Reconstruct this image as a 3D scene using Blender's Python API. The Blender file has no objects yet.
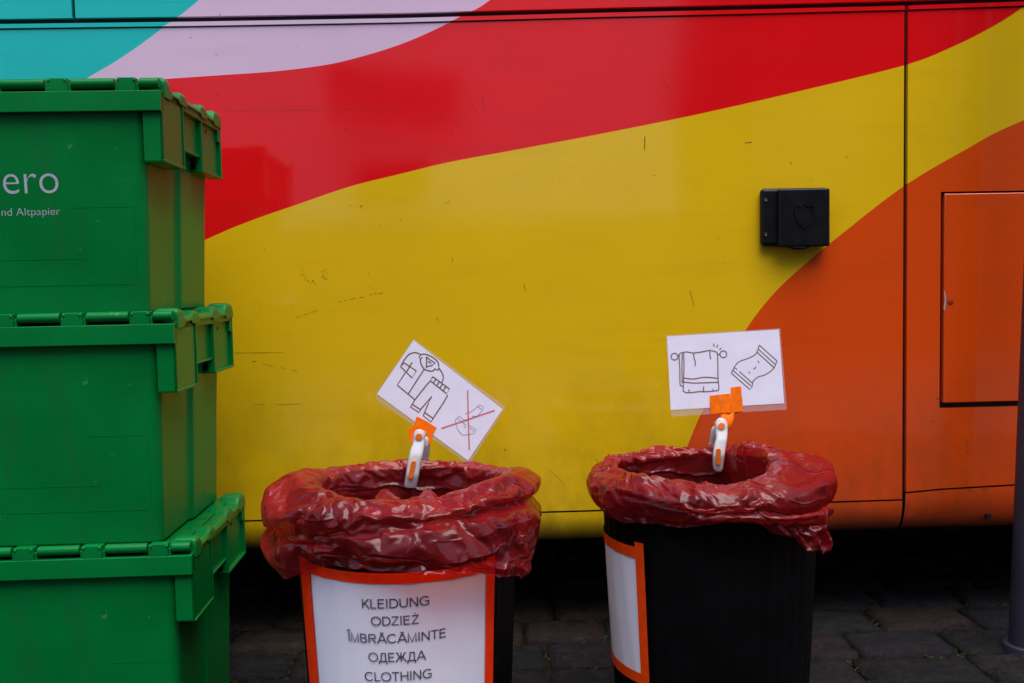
import bpy, bmesh, math, random
from mathutils import Vector, Matrix, noise
random.seed(11)
R = math.radians
scene = bpy.context.scene
col = scene.collection

# ------------------------------------------------------------------ camera
F = 996.0
CAMZ = 0.79
yc = Vector((-40.0, 62.0, -F)).normalized()          # world depth axis seen from the camera
a_ = 0.0225
b_ = (-40.0 + 62.0 * a_) / F
xc = Vector((1.0, a_, b_)).normalized()
zc = xc.cross(yc).normalized()
ROT = Matrix((xc, yc, zc))                           # camera -> world
cam_d = bpy.data.cameras.new('camera')
cam = bpy.data.objects.new('camera', cam_d)
col.objects.link(cam)
cam_d.sensor_width = 36.0
cam_d.lens = F / 1024.0 * 36.0
cam_d.clip_end = 500.0
cam_d.clip_start = 0.02
cam.matrix_world = Matrix.Translation((0, 0, CAMZ)) @ ROT.to_4x4()
scene.camera = cam
CAM = Vector((0, 0, CAMZ))


def ray(px, py):
    return (ROT @ Vector((px - 512.0, -(py - 341.5), -F))).normalized()


def at(px, py, Y):
    d = ray(px, py)
    return CAM + d * (Y / d.y)


def on_plane(px, py, p0, n):
    d = ray(px, py)
    return CAM + d * ((p0 - CAM).dot(n) / d.dot(n))


def lerp_pts(pts, x):
    if x <= pts[0][0]:
        (x0, y0), (x1, y1) = pts[0], pts[1]
    elif x >= pts[-1][0]:
        (x0, y0), (x1, y1) = pts[-2], pts[-1]
    else:
        for i in range(len(pts) - 1):
            if pts[i][0] <= x <= pts[i + 1][0]:
                (x0, y0), (x1, y1) = pts[i], pts[i + 1]
                break
    return y0 + (y1 - y0) * (x - x0) / (x1 - x0)


def smooth_pts(pts, n=10):
    out = []
    for i in range(len(pts) - 1):
        p0 = pts[max(i - 1, 0)]; p1 = pts[i]; p2 = pts[i + 1]; p3 = pts[min(i + 2, len(pts) - 1)]
        for k in range(n):
            t = k / n
            out.append(tuple(0.5 * ((2 * p1[j]) + (-p0[j] + p2[j]) * t + (2 * p0[j] - 5 * p1[j] + 4 * p2[j] - p3[j]) * t * t
                                    + (-p0[j] + 3 * p1[j] - 3 * p2[j] + p3[j]) * t ** 3) for j in range(len(p1))))
    out.append(tuple(pts[-1]))
    return out


# ------------------------------------------------------------------ object helpers
def link(o, parent=None):
    col.objects.link(o)
    if parent is not None:
        o.parent = parent
    return o


def empty(name, loc, label, cat, group=None, rz=0.0):
    o = bpy.data.objects.new(name, None)
    o.empty_display_size = 0.05
    o.location = loc
    o.rotation_euler = (0, 0, rz)
    col.objects.link(o)
    tag(o, label, cat, group)
    return o


def tag(o, label=None, cat=None, group=None, kind=None):
    if label: o['label'] = label
    if cat: o['category'] = cat
    if group: o['group'] = group
    if kind: o['kind'] = kind
    return o


class MB:
    """collects faces of ONE mesh object"""
    def __init__(self):
        self.v = []; self.f = []; self.m = []

    def vert(self, p):
        self.v.append(tuple(p)); return len(self.v) - 1

    def face(self, pts, mi=0):
        self.f.append([self.vert(p) for p in pts]); self.m.append(mi)

    def box(self, x0, x1, y0, y1, z0, z1, mi=0):
        p = [self.vert((x, y, z)) for z in (z0, z1) for y in (y0, y1) for x in (x0, x1)]
        for q in ((0, 2, 3, 1), (4, 5, 7, 6), (0, 1, 5, 4), (2, 6, 7, 3), (0, 4, 6, 2), (1, 3, 7, 5)):
            self.f.append([p[i] for i in q]); self.m.append(mi)

    def loft(self, loops, closed=True, cap0=True, cap1=True, mi=0):
        n = len(loops[0])
        ids = [[self.vert(p) for p in l] for l in loops]
        for a in range(len(loops) - 1):
            for i in range(n if closed else n - 1):
                j = (i + 1) % n
                self.f.append([ids[a][i], ids[a][j], ids[a + 1][j], ids[a + 1][i]]); self.m.append(mi)
        if cap0: self.f.append(ids[0][::-1]); self.m.append(mi)
        if cap1: self.f.append(ids[-1][:]); self.m.append(mi)

    def tube(self, p0, p1, r0, r1=None, n=12, mi=0):
        p0 = Vector(p0); p1 = Vector(p1)
        r1 = r0 if r1 is None else r1
        d = (p1 - p0).normalized()
        u = d.orthogonal().normalized(); w = d.cross(u)
        ls = []
        for p, r in ((p0, r0), (p1, r1)):
            ls.append([p + u * (r * math.cos(2 * math.pi * i / n)) + w * (r * math.sin(2 * math.pi * i / n)) for i in range(n)])
        self.loft(ls, mi=mi)

    def prism(self, pts, off, mi=0):
        """pts: 3d outline, off: extrude vector"""
        off = Vector(off)
        self.loft([[Vector(p) for p in pts], [Vector(p) + off for p in pts]], mi=mi)

    def build(self, name, mat, parent=None, bevel=0.0, seg=2, smooth=False, weld=False, angle=35):
        me = bpy.data.meshes.new(name)
        me.from_pydata(self.v, [], self.f)
        mats = mat if isinstance(mat, (list, tuple)) else [mat]
        for m in mats: me.materials.append(m)
        for p, mi in zip(me.polygons, self.m): p.material_index = mi
        bm = bmesh.new(); bm.from_mesh(me)
        if weld: bmesh.ops.remove_doubles(bm, verts=bm.verts, dist=1e-5)
        bmesh.ops.recalc_face_normals(bm, faces=bm.faces)
        bm.to_mesh(me); bm.free()
        if smooth:
            for p in me.polygons: p.use_smooth = True
        o = bpy.data.objects.new(name, me)
        link(o, parent)
        if bevel:
            b = o.modifiers.new('bevel', 'BEVEL'); b.width = bevel; b.segments = seg
            b.limit_method = 'ANGLE'; b.angle_limit = R(angle); b.harden_normals = False
            for p in me.polygons: p.use_smooth = True
            w = o.modifiers.new('normals', 'WEIGHTED_NORMAL'); w.keep_sharp = False
        return o


# ------------------------------------------------------------------ materials
def new_mat(name):
    m = bpy.data.materials.new(name); m.use_nodes = True
    nt = m.node_tree
    return m, nt, nt.nodes['Principled BSDF'], nt.nodes['Material Output']


def nd(nt, typ, **kw):
    n = nt.nodes.new(typ)
    for k, v in kw.items():
        if k.startswith('i_'):
            n.inputs[k[2:].replace('_', ' ')].default_value = v
        else:
            setattr(n, k, v)
    return n


def ramp(nt, src, stops):
    r = nt.nodes.new('ShaderNodeValToRGB')
    el = r.color_ramp.elements
    while len(el) < len(stops): el.new(0.5)
    for e, (p, c) in zip(el, stops):
        e.position = p; e.color = (c, c, c, 1) if not isinstance(c, (tuple, list)) else (*c, 1)
    nt.links.new(src, r.inputs[0])
    return r


def noise_fac(nt, scale, detail=3, rough=0.55, stretch=None, coord='Object'):
    tc = nt.nodes.new('ShaderNodeTexCoord')
    mp = nt.nodes.new('ShaderNodeMapping')
    if stretch: mp.inputs['Scale'].default_value = stretch
    nt.links.new(tc.outputs[coord], mp.inputs[0])
    n = nt.nodes.new('ShaderNodeTexNoise')
    n.inputs['Scale'].default_value = scale; n.inputs['Detail'].default_value = detail; n.inputs['Roughness'].default_value = rough
    nt.links.new(mp.outputs[0], n.inputs['Vector'])
    return n


def mixc(nt, fac, c1, c2, blend='MIX'):
    m = nt.nodes.new('ShaderNodeMix'); m.data_type = 'RGBA'; m.blend_type = blend
    for s, v in ((m.inputs[0], fac), (m.inputs[6], c1), (m.inputs[7], c2)):
        if hasattr(v, 'is_output'): nt.links.new(v, s)
        elif isinstance(v, (int, float)): s.default_value = v
        else: s.default_value = (*v[:3], 1)
    return m.outputs[2]


def bump(nt, p, h, strength, dist, prev=None):
    b = nt.nodes.new('ShaderNodeBump')
    b.inputs['Strength'].default_value = strength; b.inputs['Distance'].default_value = dist
    nt.links.new(h, b.inputs['Height'])
    if prev is not None: nt.links.new(prev, b.inputs['Normal'])
    nt.links.new(b.outputs[0], p.inputs['Normal'])
    return b.outputs[0]


def paint_mat(name, c):
    m, nt, p, o = new_mat(name)
    big = noise_fac(nt, 2.3, 4)
    streak = noise_fac(nt, 3.0, 5, 0.65, (1.0, 1.0, 7.0))
    speck = noise_fac(nt, 95.0, 2, 0.5)
    speck2 = noise_fac(nt, 7.0, 3, 0.6)
    fade = ramp(nt, big.outputs[0], [(0.3, 0.0), (0.75, 1.0)])
    col1 = mixc(nt, fade.outputs[0], c, tuple(x * 0.90 + 0.0008 for x in c))
    st = ramp(nt, streak.outputs[0], [(0.52, 0.0), (0.78, 0.22)])
    col2 = mixc(nt, st.outputs[0], col1, tuple(x * 0.6 + 0.003 for x in c))
    s1 = ramp(nt, speck.outputs[0], [(0.735, 0.0), (0.77, 1.0)])
    s2 = ramp(nt, speck2.outputs[0], [(0.52, 0.0), (0.62, 0.75)])
    mu = nd(nt, 'ShaderNodeMath', operation='MULTIPLY')
    nt.links.new(s1.outputs[0], mu.inputs[0]); nt.links.new(s2.outputs[0], mu.inputs[1])
    col3 = mixc(nt, mu.outputs[0], col2, (0.05, 0.04, 0.03))
    tcz = nt.nodes.new('ShaderNodeTexCoord'); sx = nt.nodes.new('ShaderNodeSeparateXYZ'); nt.links.new(tcz.outputs['Object'], sx.inputs[0])
    hz = nd(nt, 'ShaderNodeMapRange'); nt.links.new(sx.outputs[2], hz.inputs[0])
    hz.inputs[1].default_value = 0.62; hz.inputs[2].default_value = 0.2; hz.inputs[3].default_value = 0.0; hz.inputs[4].default_value = 1.0
    gn = noise_fac(nt, 5.0, 6, 0.7, (1.0, 1.0, 0.55)); gr = ramp(nt, gn.outputs[0], [(0.42, 0.05), (0.72, 0.75)])
    gm = nd(nt, 'ShaderNodeMath', operation='MULTIPLY'); nt.links.new(hz.outputs[0], gm.inputs[0]); nt.links.new(gr.outputs[0], gm.inputs[1])
    col3 = mixc(nt, gm.outputs[0], col3, (0.055, 0.036, 0.016))
    nt.links.new(col3, p.inputs['Base Color'])
    rr = ramp(nt, streak.outputs[0], [(0.3, 0.30), (0.8, 0.46)])
    nt.links.new(rr.outputs[0], p.inputs['Roughness'])
    p.inputs['Specular IOR Level'].default_value = 0.04
    p.inputs['Coat Weight'].default_value = 1.0
    cr = ramp(nt, speck2.outputs[0], [(0.3, 0.05), (0.8, 0.12)])
    nt.links.new(cr.outputs[0], p.inputs['Coat Roughness'])
    p.inputs['Coat IOR'].default_value = 1.75
    wav = noise_fac(nt, 1.6, 2, 0.4)
    fine = noise_fac(nt, 160, 2, 0.5)
    pr = bump(nt, p, wav.outputs[0], 0.4, 0.012)
    pr2 = bump(nt, p, fine.outputs[0], 0.05, 0.0006, pr)
    nt.links.new(pr2, p.inputs['Coat Normal'])
    return m


def plain(name, c, rough=0.5, spec=0.5, var=0.25, scale=18.0, bmp=0.0, bscale=120.0, metallic=0.0, coat=0.0):
    m, nt, p, o = new_mat(name)
    n = noise_fac(nt, scale, 4, 0.6)
    r = ramp(nt, n.outputs[0], [(0.3, 0.0), (0.72, 1.0)])
    nt.links.new(mixc(nt, r.outputs[0], tuple(x * (1 - var) for x in c), tuple(min(1, x * (1 + var * 0.4)) for x in c)), p.inputs['Base Color'])
    rr = ramp(nt, n.outputs[0], [(0.3, max(0, rough - 0.06)), (0.75, min(1, rough + 0.08))])
    nt.links.new(rr.outputs[0], p.inputs['Roughness'])
    p.inputs['Specular IOR Level'].default_value = spec
    p.inputs['Metallic'].default_value = metallic
    p.inputs['Coat Weight'].default_value = coat
    if bmp:
        b = noise_fac(nt, bscale, 3)
        bump(nt, p, b.outputs[0], bmp, 0.001)
    return m


TEAL = paint_mat('teal_paint', (0.0, 0.50, 0.49))
LILAC = paint_mat('lilac_paint', (0.75, 0.51, 0.70))
RED = paint_mat('red_paint', (0.82, 0.004, 0.008))
YELLOW = paint_mat('yellow_paint', (0.82, 0.505, 0.006))
ORANGE = paint_mat('orange_paint', (0.74, 0.070, 0.004))
PAINTS = [ORANGE, YELLOW, RED, LILAC, TEAL]
BLACK_RUB = plain('black_rubber', (0.008, 0.008, 0.010), 0.6, 0.3)
BLACK_PL = plain('black_plastic', (0.005, 0.005, 0.006), 0.4, 0.22, 0.3, 30, 0.25, 300)
BIN_PL = plain('bin_plastic', (0.0025, 0.0025, 0.003), 0.5, 0.10, 0.35, 14, 0.2, 180)
UNDER = plain('dark_underbody', (0.010, 0.009, 0.009), 0.9, 0.1)
GLASS_DK = plain('dark_glass', (0.01, 0.012, 0.014), 0.05, 0.5)
STEEL = plain('screw_steel', (0.45, 0.45, 0.47), 0.35, 0.5, metallic=1.0)
WHITE_PL = plain('white_plastic', (0.62, 0.61, 0.64), 0.3, 0.5, 0.08, 40)
ORANGE_PL = plain('orange_plastic', (0.80, 0.16, 0.008), 0.38, 0.5, 0.12, 60)
TAPE_OR = plain('orange_tape', (0.97, 0.17, 0.003), 0.45, 0.15, 0.22, 70, 0.5, 90)
PAPER = plain('paper', (0.74, 0.71, 0.86), 0.42, 0.45, 0.05, 22, 0.25, 25)
NOTICE_P = plain('notice_paper', (0.84, 0.80, 0.93), 0.45, 0.35, 0.06, 9, 0.3, 14)
INK = plain('brown_ink', (0.19, 0.12, 0.10), 0.5, 0.3, 0.3, 60)
INK_THIN = plain('grey_ink', (0.33, 0.31, 0.34), 0.5, 0.3, 0.3, 60)
INK_RED = plain('red_ink', (0.66, 0.13, 0.17), 0.5, 0.3, 0.2, 60)
INK_TXT = plain('text_ink', (0.085, 0.070, 0.115), 0.5, 0.3, 0.2, 60)
LETTER = plain('pale_print', (0.42, 0.44, 0.53), 0.45, 0.4, 0.25, 90)
POLE_M = plain('pole_paint', (0.030, 0.031, 0.050), 0.45, 0.4, 0.2, 9, 0.2, 120)


def tape_neon():
    m, nt, p, o = new_mat('neon_tape')
    n = noise_fac(nt, 55, 3)
    r = ramp(nt, n.outputs[0], [(0.3, 0.0), (0.7, 1.0)])
    nt.links.new(mixc(nt, r.outputs[0], (0.92, 0.028, 0.003), (0.97, 0.050, 0.005)), p.inputs['Base Color'])
    p.inputs['Roughness'].default_value = 0.45; p.inputs['Specular IOR Level'].default_value = 0.15
    bump(nt, p, n.outputs[0], 0.4, 0.001)
    return m


NEON = tape_neon()
NEON_OR = plain('neon_orange_tape', (0.97, 0.070, 0.004), 0.45, 0.15, 0.2, 70, 0.5, 90)


def crate_mat():
    m, nt, p, o = new_mat('green_crate_plastic')
    n = noise_fac(nt, 5.0, 4, 0.6)
    sp = noise_fac(nt, 26.0, 3, 0.6)
    sc = noise_fac(nt, 14.0, 4, 0.7, (1, 1, 0.25))
    r = ramp(nt, n.outputs[0], [(0.3, 0.0), (0.72, 1.0)])
    c1 = mixc(nt, r.outputs[0], (0.0, 0.140, 0.026), (0.0, 0.185, 0.036))
    r2 = ramp(nt, sp.outputs[0], [(0.69, 0.0), (0.74, 0.4)])
    c2 = mixc(nt, r2.outputs[0], c1, (0.10, 0.30, 0.10))
    r3 = ramp(nt, sc.outputs[0], [(0.55, 0.0), (0.75, 0.55)])
    c3 = mixc(nt, r3.outputs[0], c2, (0.012, 0.10, 0.035))
    sl = noise_fac(nt, 1.0, 4, 0.6, (4, 4, 190)); s2_ = noise_fac(nt, 5.0, 2, 0.5)
    ra = ramp(nt, sl.outputs[0], [(0.64, 0.0), (0.70, 1.0)]); rb_ = ramp(nt, s2_.outputs[0], [(0.5, 0.0), (0.65, 0.4)])
    ml = nd(nt, 'ShaderNodeMath', operation='MULTIPLY'); nt.links.new(ra.outputs[0], ml.inputs[0]); nt.links.new(rb_.outputs[0], ml.inputs[1])
    c3 = mixc(nt, ml.outputs[0], c3, (0.06, 0.24, 0.09))
    nt.links.new(c3, p.inputs['Base Color'])
    rr = ramp(nt, n.outputs[0], [(0.3, 0.27), (0.75, 0.40)])
    nt.links.new(rr.outputs[0], p.inputs['Roughness'])
    p.inputs['Specular IOR Level'].default_value = 0.16
    f = noise_fac(nt, 220, 2)
    w = noise_fac(nt, 4, 2)
    pr = bump(nt, p, w.outputs[0], 0.2, 0.004)
    bump(nt, p, f.outputs[0], 0.10, 0.0008, pr)
    return m


GREEN = crate_mat()


def film_mat():
    """thin red bin-bag film: tinted see-through, crinkled into small facets, glossy"""
    m, nt, p, out = new_mat('red_bag_film')
    tc = nt.nodes.new('ShaderNodeTexCoord'); geo = nt.nodes.new('ShaderNodeNewGeometry')
    tint = noise_fac(nt, 7, 3)
    r = ramp(nt, tint.outputs[0], [(0.3, 0.0), (0.7, 1.0)])
    nt.links.new(mixc(nt, r.outputs[0], (0.24, 0.008, 0.013), (0.44, 0.022, 0.028)), p.inputs['Base Color'])
    p.inputs['Roughness'].default_value = 0.17
    p.inputs['Specular IOR Level'].default_value = 0.8; p.inputs['Coat Weight'].default_value = 0.35; p.inputs['Coat Roughness'].default_value = 0.10
    warp = noise_fac(nt, 6, 3)
    acc = geo.outputs['Normal']
    def vmath(op, a, b=None, sc=None):
        n = nt.nodes.new('ShaderNodeVectorMath'); n.operation = op
        nt.links.new(a, n.inputs[0])
        if b is not None:
            if hasattr(b, 'is_output'): nt.links.new(b, n.inputs[1])
            else: n.inputs[1].default_value = b
        if sc is not None: n.inputs['Scale'].default_value = sc
        return n.outputs[0]
    w = vmath('SCALE', vmath('SUBTRACT', warp.outputs['Color'], (.5, .5, .5)), sc=0.10)
    pos = vmath('ADD', tc.outputs['Object'], w)
    for scl, stretch, rot, k in ((9, (1, 1, 2.2), (.3, .5, .2), .20), (22, (1, 1, 1.6), (.9, -.6, .4), .11)):
        mp = nt.nodes.new('ShaderNodeMapping'); mp.inputs['Scale'].default_value = stretch; mp.inputs['Rotation'].default_value = rot
        nt.links.new(pos, mp.inputs[0])
        v = nt.nodes.new('ShaderNodeTexVoronoi'); v.inputs['Scale'].default_value = scl
        nt.links.new(mp.outputs[0], v.inputs['Vector'])
        acc = vmath('ADD', acc, vmath('SCALE', vmath('SUBTRACT', v.outputs['Color'], (.5, .5, .5)), sc=k))
    acc = vmath('NORMALIZE', acc)
    rid = nt.nodes.new('ShaderNodeTexNoise'); rid.noise_type = 'RIDGED_MULTIFRACTAL'
    rid.inputs['Scale'].default_value = 6; rid.inputs['Detail'].default_value = 4
    mp = nt.nodes.new('ShaderNodeMapping'); mp.inputs['Scale'].default_value = (1.0, 1.0, 2.0); mp.inputs['Rotation'].default_value = (.3, .4, .2)
    nt.links.new(pos, mp.inputs[0]); nt.links.new(mp.outputs[0], rid.inputs['Vector'])
    pr = bump(nt, p, rid.outputs[0], 0.22, 0.005, acc)
    # thin sharp crease lines, drawn out along a few pulls of the film
    for (scl, stretch, rot, dist) in ((5, (.35, .35, 2.4), (.25, .2, 0), .0030), (5.5, (1.6, 1.6, .5), (.5, -.4, .6), .0024), (13, (.4, .4, 2.2), (-.3, .2, 1.0), .0010)):
        mp = nt.nodes.new('ShaderNodeMapping'); mp.inputs['Scale'].default_value = stretch; mp.inputs['Rotation'].default_value = rot
        nt.links.new(pos, mp.inputs[0])
        nn = nt.nodes.new('ShaderNodeTexNoise'); nn.inputs['Scale'].default_value = scl; nn.inputs['Detail'].default_value = 2; nn.inputs['Roughness'].default_value = .45
        nt.links.new(mp.outputs[0], nn.inputs['Vector'])
        a1 = nd(nt, 'ShaderNodeMath', operation='SUBTRACT'); nt.links.new(nn.outputs[0], a1.inputs[0]); a1.inputs[1].default_value = .5
        a2 = nd(nt, 'ShaderNodeMath', operation='ABSOLUTE'); nt.links.new(a1.outputs[0], a2.inputs[0])
        rl = ramp(nt, a2.outputs[0], [(0.0, 1.0), (0.045, 0.25), (0.12, 0.0)])
        pr = bump(nt, p, rl.outputs[0], 1.0, dist, pr)
    nt.links.new(pr, p.inputs['Coat Normal'])
    tl = nd(nt, 'ShaderNodeBsdfTranslucent'); tl.inputs[0].default_value = (0.56, 0.035, 0.035, 1)
    nt.links.new(pr, tl.inputs['Normal'])
    m1 = nt.nodes.new('ShaderNodeMixShader'); m1.inputs[0].default_value = 0.30
    nt.links.new(p.outputs[0], m1.inputs[1]); nt.links.new(tl.outputs[0], m1.inputs[2])
    tr = nd(nt, 'ShaderNodeBsdfTransparent'); tr.inputs[0].default_value = (0.92, 0.36, 0.27, 1)
    lw = nt.nodes.new('ShaderNodeLayerWeight'); lw.inputs[0].default_value = 0.35
    nt.links.new(acc, lw.inputs['Normal'])
    rr = ramp(nt, lw.outputs['Facing'], [(0.0, 0.62), (0.9, 0.12)])
    m2 = nt.nodes.new('ShaderNodeMixShader')
    nt.links.new(rr.outputs[0], m2.inputs[0])
    nt.links.new(m1.outputs[0], m2.inputs[1]); nt.links.new(tr.outputs[0], m2.inputs[2])
    nt.links.new(m2.outputs[0], out.inputs['Surface'])
    return m


FILM = film_mat()


def laminate_mat():
    m, nt, p, out = new_mat('clear_laminate')
    p.inputs['Base Color'].default_value = (0.75, 0.72, 0.75, 1)
    p.inputs['Roughness'].default_value = 0.10
    n = noise_fac(nt, 14, 2)
    bump(nt, p, n.outputs[0], 0.25, 0.002)
    tr = nd(nt, 'ShaderNodeBsdfTransparent'); tr.inputs[0].default_value = (0.93, 0.90, 0.92, 1)
    mx = nt.nodes.new('ShaderNodeMixShader'); mx.inputs[0].default_value = 0.84
    nt.links.new(p.outputs[0], mx.inputs[1]); nt.links.new(tr.outputs[0], mx.inputs[2])
    nt.links.new(mx.outputs[0], out.inputs['Surface'])
    return m


LAMI = laminate_mat()


def stone_mat():
    m, nt, p, out = new_mat('sett_stone')
    g = nt.nodes.new('ShaderNodeNewGeometry')
    r = ramp(nt, g.outputs['Random Per Island'], [(0.0, (0.011, 0.011, 0.013)), (0.35, (0.017, 0.016, 0.016)), (0.6, (0.014, 0.013, 0.017)), (0.8, (0.028, 0.017, 0.013)), (1.0, (0.027, 0.021, 0.017))])
    n = noise_fac(nt, 26, 6, 0.7)
    g2 = noise_fac(nt, 140, 4, 0.7)
    mm = nd(nt, 'ShaderNodeMath', operation='MULTIPLY')
    q1 = ramp(nt, n.outputs[0], [(0.3, 0.4), (0.7, 1.2)]); q2 = ramp(nt, g2.outputs[0], [(0.35, 0.55), (0.7, 1.4)])
    nt.links.new(q1.outputs[0], mm.inputs[0]); nt.links.new(q2.outputs[0], mm.inputs[1])
    rr = mm
    nt.links.new(mixc(nt, 1.0, r.outputs[0], rr.outputs[0], 'MULTIPLY'), p.inputs['Base Color'])
    p.inputs['Roughness'].default_value = 0.75; p.inputs['Specular IOR Level'].default_value = 0.12
    f = noise_fac(nt, 70, 6, 0.7)
    pr = bump(nt, p, n.outputs[0], 0.7, 0.014)
    bump(nt, p, f.outputs[0], 0.8, 0.006, pr)
    return m


STONE = stone_mat()


def ground_mat():
    m, nt, p, out = new_mat('ground_setts')
    tc = nt.nodes.new('ShaderNodeTexCoord')
    br = nt.nodes.new('ShaderNodeTexBrick')
    br.inputs['Color1'].default_value = (0.075, 0.072, 0.075, 1); br.inputs['Color2'].default_value = (0.09, 0.078, 0.07, 1)
    br.inputs['Mortar'].default_value = (0.05, 0.045, 0.035, 1)
    br.inputs['Scale'].default_value = 1.0
    br.inputs['Brick Width'].default_value = 0.21; br.inputs['Row Height'].default_value = 0.146; br.inputs['Mortar Size'].default_value = 0.009
    nt.links.new(tc.outputs['Object'], br.inputs['Vector'])
    n = noise_fac(nt, 22, 5, 0.7)
    rr = ramp(nt, n.outputs[0], [(0.25, 0.5), (0.8, 1.2)])
    nt.links.new(mixc(nt, 1.0, br.outputs[0], rr.outputs[0], 'MULTIPLY'), p.inputs['Base Color'])
    p.inputs['Roughness'].default_value = 0.85; p.inputs['Specular IOR Level'].default_value = 0.1
    bump(nt, p, n.outputs[0], 0.4, 0.01)
    return m


GROUND = ground_mat()
MOSS = plain('moss_green', (0.03, 0.045, 0.006), 0.8, 0.2, 0.5, 60)
SOIL = plain('joint_soil', (0.014, 0.012, 0.009), 0.9, 0.1, 0.5, 40, 0.8, 90)
PLASTER = plain('pale_plaster', (0.86, 0.81, 0.78), 0.8, 0.2, 0.1, 3)
BRICK = plain('dark_brick', (0.05, 0.03, 0.025), 0.8, 0.2, 0.3, 6)


# ------------------------------------------------------------------ ground
def build_ground():
    mb = MB()
    mb.face([(-80, -80, -0.03), (80, -80, -0.03), (80, 80, -0.03), (-80, 80, -0.03)])
    o = mb.build('ground', GROUND); tag(o, kind='structure')
    # individual setts around the bins, one paving sheet
    mb = MB(); rnd = random.Random(5)
    X0, X1 = -1.9, 2.5
    rows = []
    y = 2.127 + 0.146 * 9
    while y > -0.4:
        rows.append(y); y -= 0.146
    joints = []
    for ri, yt in enumerate(rows):
        x = X0 - rnd.random() * 0.2
        while x < X1:
            L = rnd.uniform(0.17, 0.26)
            x0, x1, y0, y1 = x + 0.0045, x + L - 0.0045, yt - 0.146 + 0.0045, yt - 0.0045
            hz = rnd.uniform(-0.003, 0.003); tx = rnd.uniform(-0.012, 0.012); ty = rnd.uniform(-0.02, 0.02)
            nx, ny = 10, 7
            g = []
            sd = rnd.random() * 50
            for j in range(ny + 1):
                row = []
                for i in range(nx + 1):
                    u, v = i / nx, j / ny
                    px = x0 + (x1 - x0) * u; py = y0 + (y1 - y0) * v
                    ex = min(u, 1 - u) * nx; ey = min(v, 1 - v) * ny
                    e = min(1.0, min(ex, ey))
                    cor = 0.004 if (ex < .5 and ey < .5) else 0
                    px += (-cor if u > .5 else cor) + 0.006 * noise.noise((px * 9, py * 9, sd))
                    py += (-cor if v > .5 else cor) + 0.006 * noise.noise((px * 9, py * 9, sd + 9))
                    z = hz + tx * (u - .5) * L + ty * (v - .5) * .14 + 0.005 * noise.noise((px * 22, py * 22, sd)) + .003 * noise.noise((px * 55, py * 55, sd)) - (0.006 if e < .5 else 0)
                    row.append((px, py, z))
                g.append(row)
            ids = [[mb.vert(p) for p in r] for r in g]
            for j in range(ny):
                for i in range(nx):
                    mb.f.append([ids[j][i], ids[j][i + 1], ids[j + 1][i + 1], ids[j + 1][i]]); mb.m.append(0)
            ring = [ids[0][i] for i in range(nx + 1)] + [ids[j][nx] for j in range(1, ny + 1)] + [ids[ny][i] for i in range(nx - 1, -1, -1)] + [ids[j][0] for j in range(ny - 1, 0, -1)]
            low = [mb.vert((mb.v[k][0], mb.v[k][1], -0.035)) for k in ring]
            for k in range(len(ring)):
                k2 = (k + 1) % len(ring)
                mb.f.append([ring[k2], ring[k], low[k], low[k2]]); mb.m.append(0)
            joints.append((x, yt, L))
            x += L
    o = mb.build('cobbled_paving', STONE, smooth=True); tag(o, kind='structure')
    mb = MB()
    nx, ny = 60, 60
    for j in range(ny):
        for i in range(nx):
            q = []
            for (a, b) in ((i, j), (i + 1, j), (i + 1, j + 1), (i, j + 1)):
                x = X0 - .2 + (X1 - X0 + .5) * a / nx; y = -0.45 + 4.0 * b / ny
                q.append((x, y, -0.016 + 0.006 * noise.noise((x * 6, y * 6, 2))))
            mb.face(q)
    o = mb.build('joint_sand', SOIL, weld=True, smooth=True); tag(o, kind='structure')
    # moss in the joints
    mb = MB(); rnd = random.Random(8)
    for (x, yt, L) in joints:
        if not (1.2 < yt < 2.6): continue
        spots = []
        for k in range(26):
            spots.append((x + rnd.random() * L, yt + rnd.gauss(0, .004)))
        for k in range(18):
            spots.append((x + rnd.gauss(0, .004), yt - rnd.random() * 0.146))
        for (sx, sy) in spots:
            if noise.noise((sx * 5, sy * 7, 3.3)) < 0.05: continue
            for b in range(3):
                px = sx + rnd.gauss(0, .004); py = sy + rnd.gauss(0, .004); h = rnd.uniform(.002, .008); w = rnd.uniform(.0012, .003)
                an = rnd.random() * 6.28; dx, dy = math.cos(an), math.sin(an)
                lx, ly = rnd.gauss(0, .005), rnd.gauss(0, .005)
                zb = -0.012
                mb.face([(px - dx * w, py - dy * w, zb), (px + dx * w, py + dy * w, zb), (px + lx + dx * w * .6, py + ly + dy * w * .6, zb + h * 0.8), (px + lx * 1.6, py + ly * 1.6, zb + h * 1.1)])
    o = mb.build('moss', MOSS); tag(o, kind='stuff')


build_ground()

# ------------------------------------------------------------------ bus
BY = 2.15
bus = empty('bus', (0.3, BY + 1.25, 0.0), 'parked bus painted in sweeping teal, lilac, red, yellow and orange bands', 'bus')
BO = Vector(bus.location)


class BMB(MB):
    """mesh builder in world coordinates, moved into the bus frame on build"""
    def build(self, name, mat, parent=None, **k):
        off = BO
        self.v = [tuple(Vector(p) - off) for p in self.v]
        return MB.build(self, name, mat, parent, **k)


def bx(px, py): 
    p = at(px, py, BY); return (p.x, p.z)


def curve(pxs, n=10):
    return sorted(smooth_pts([bx(*p) for p in pxs], n))


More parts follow.
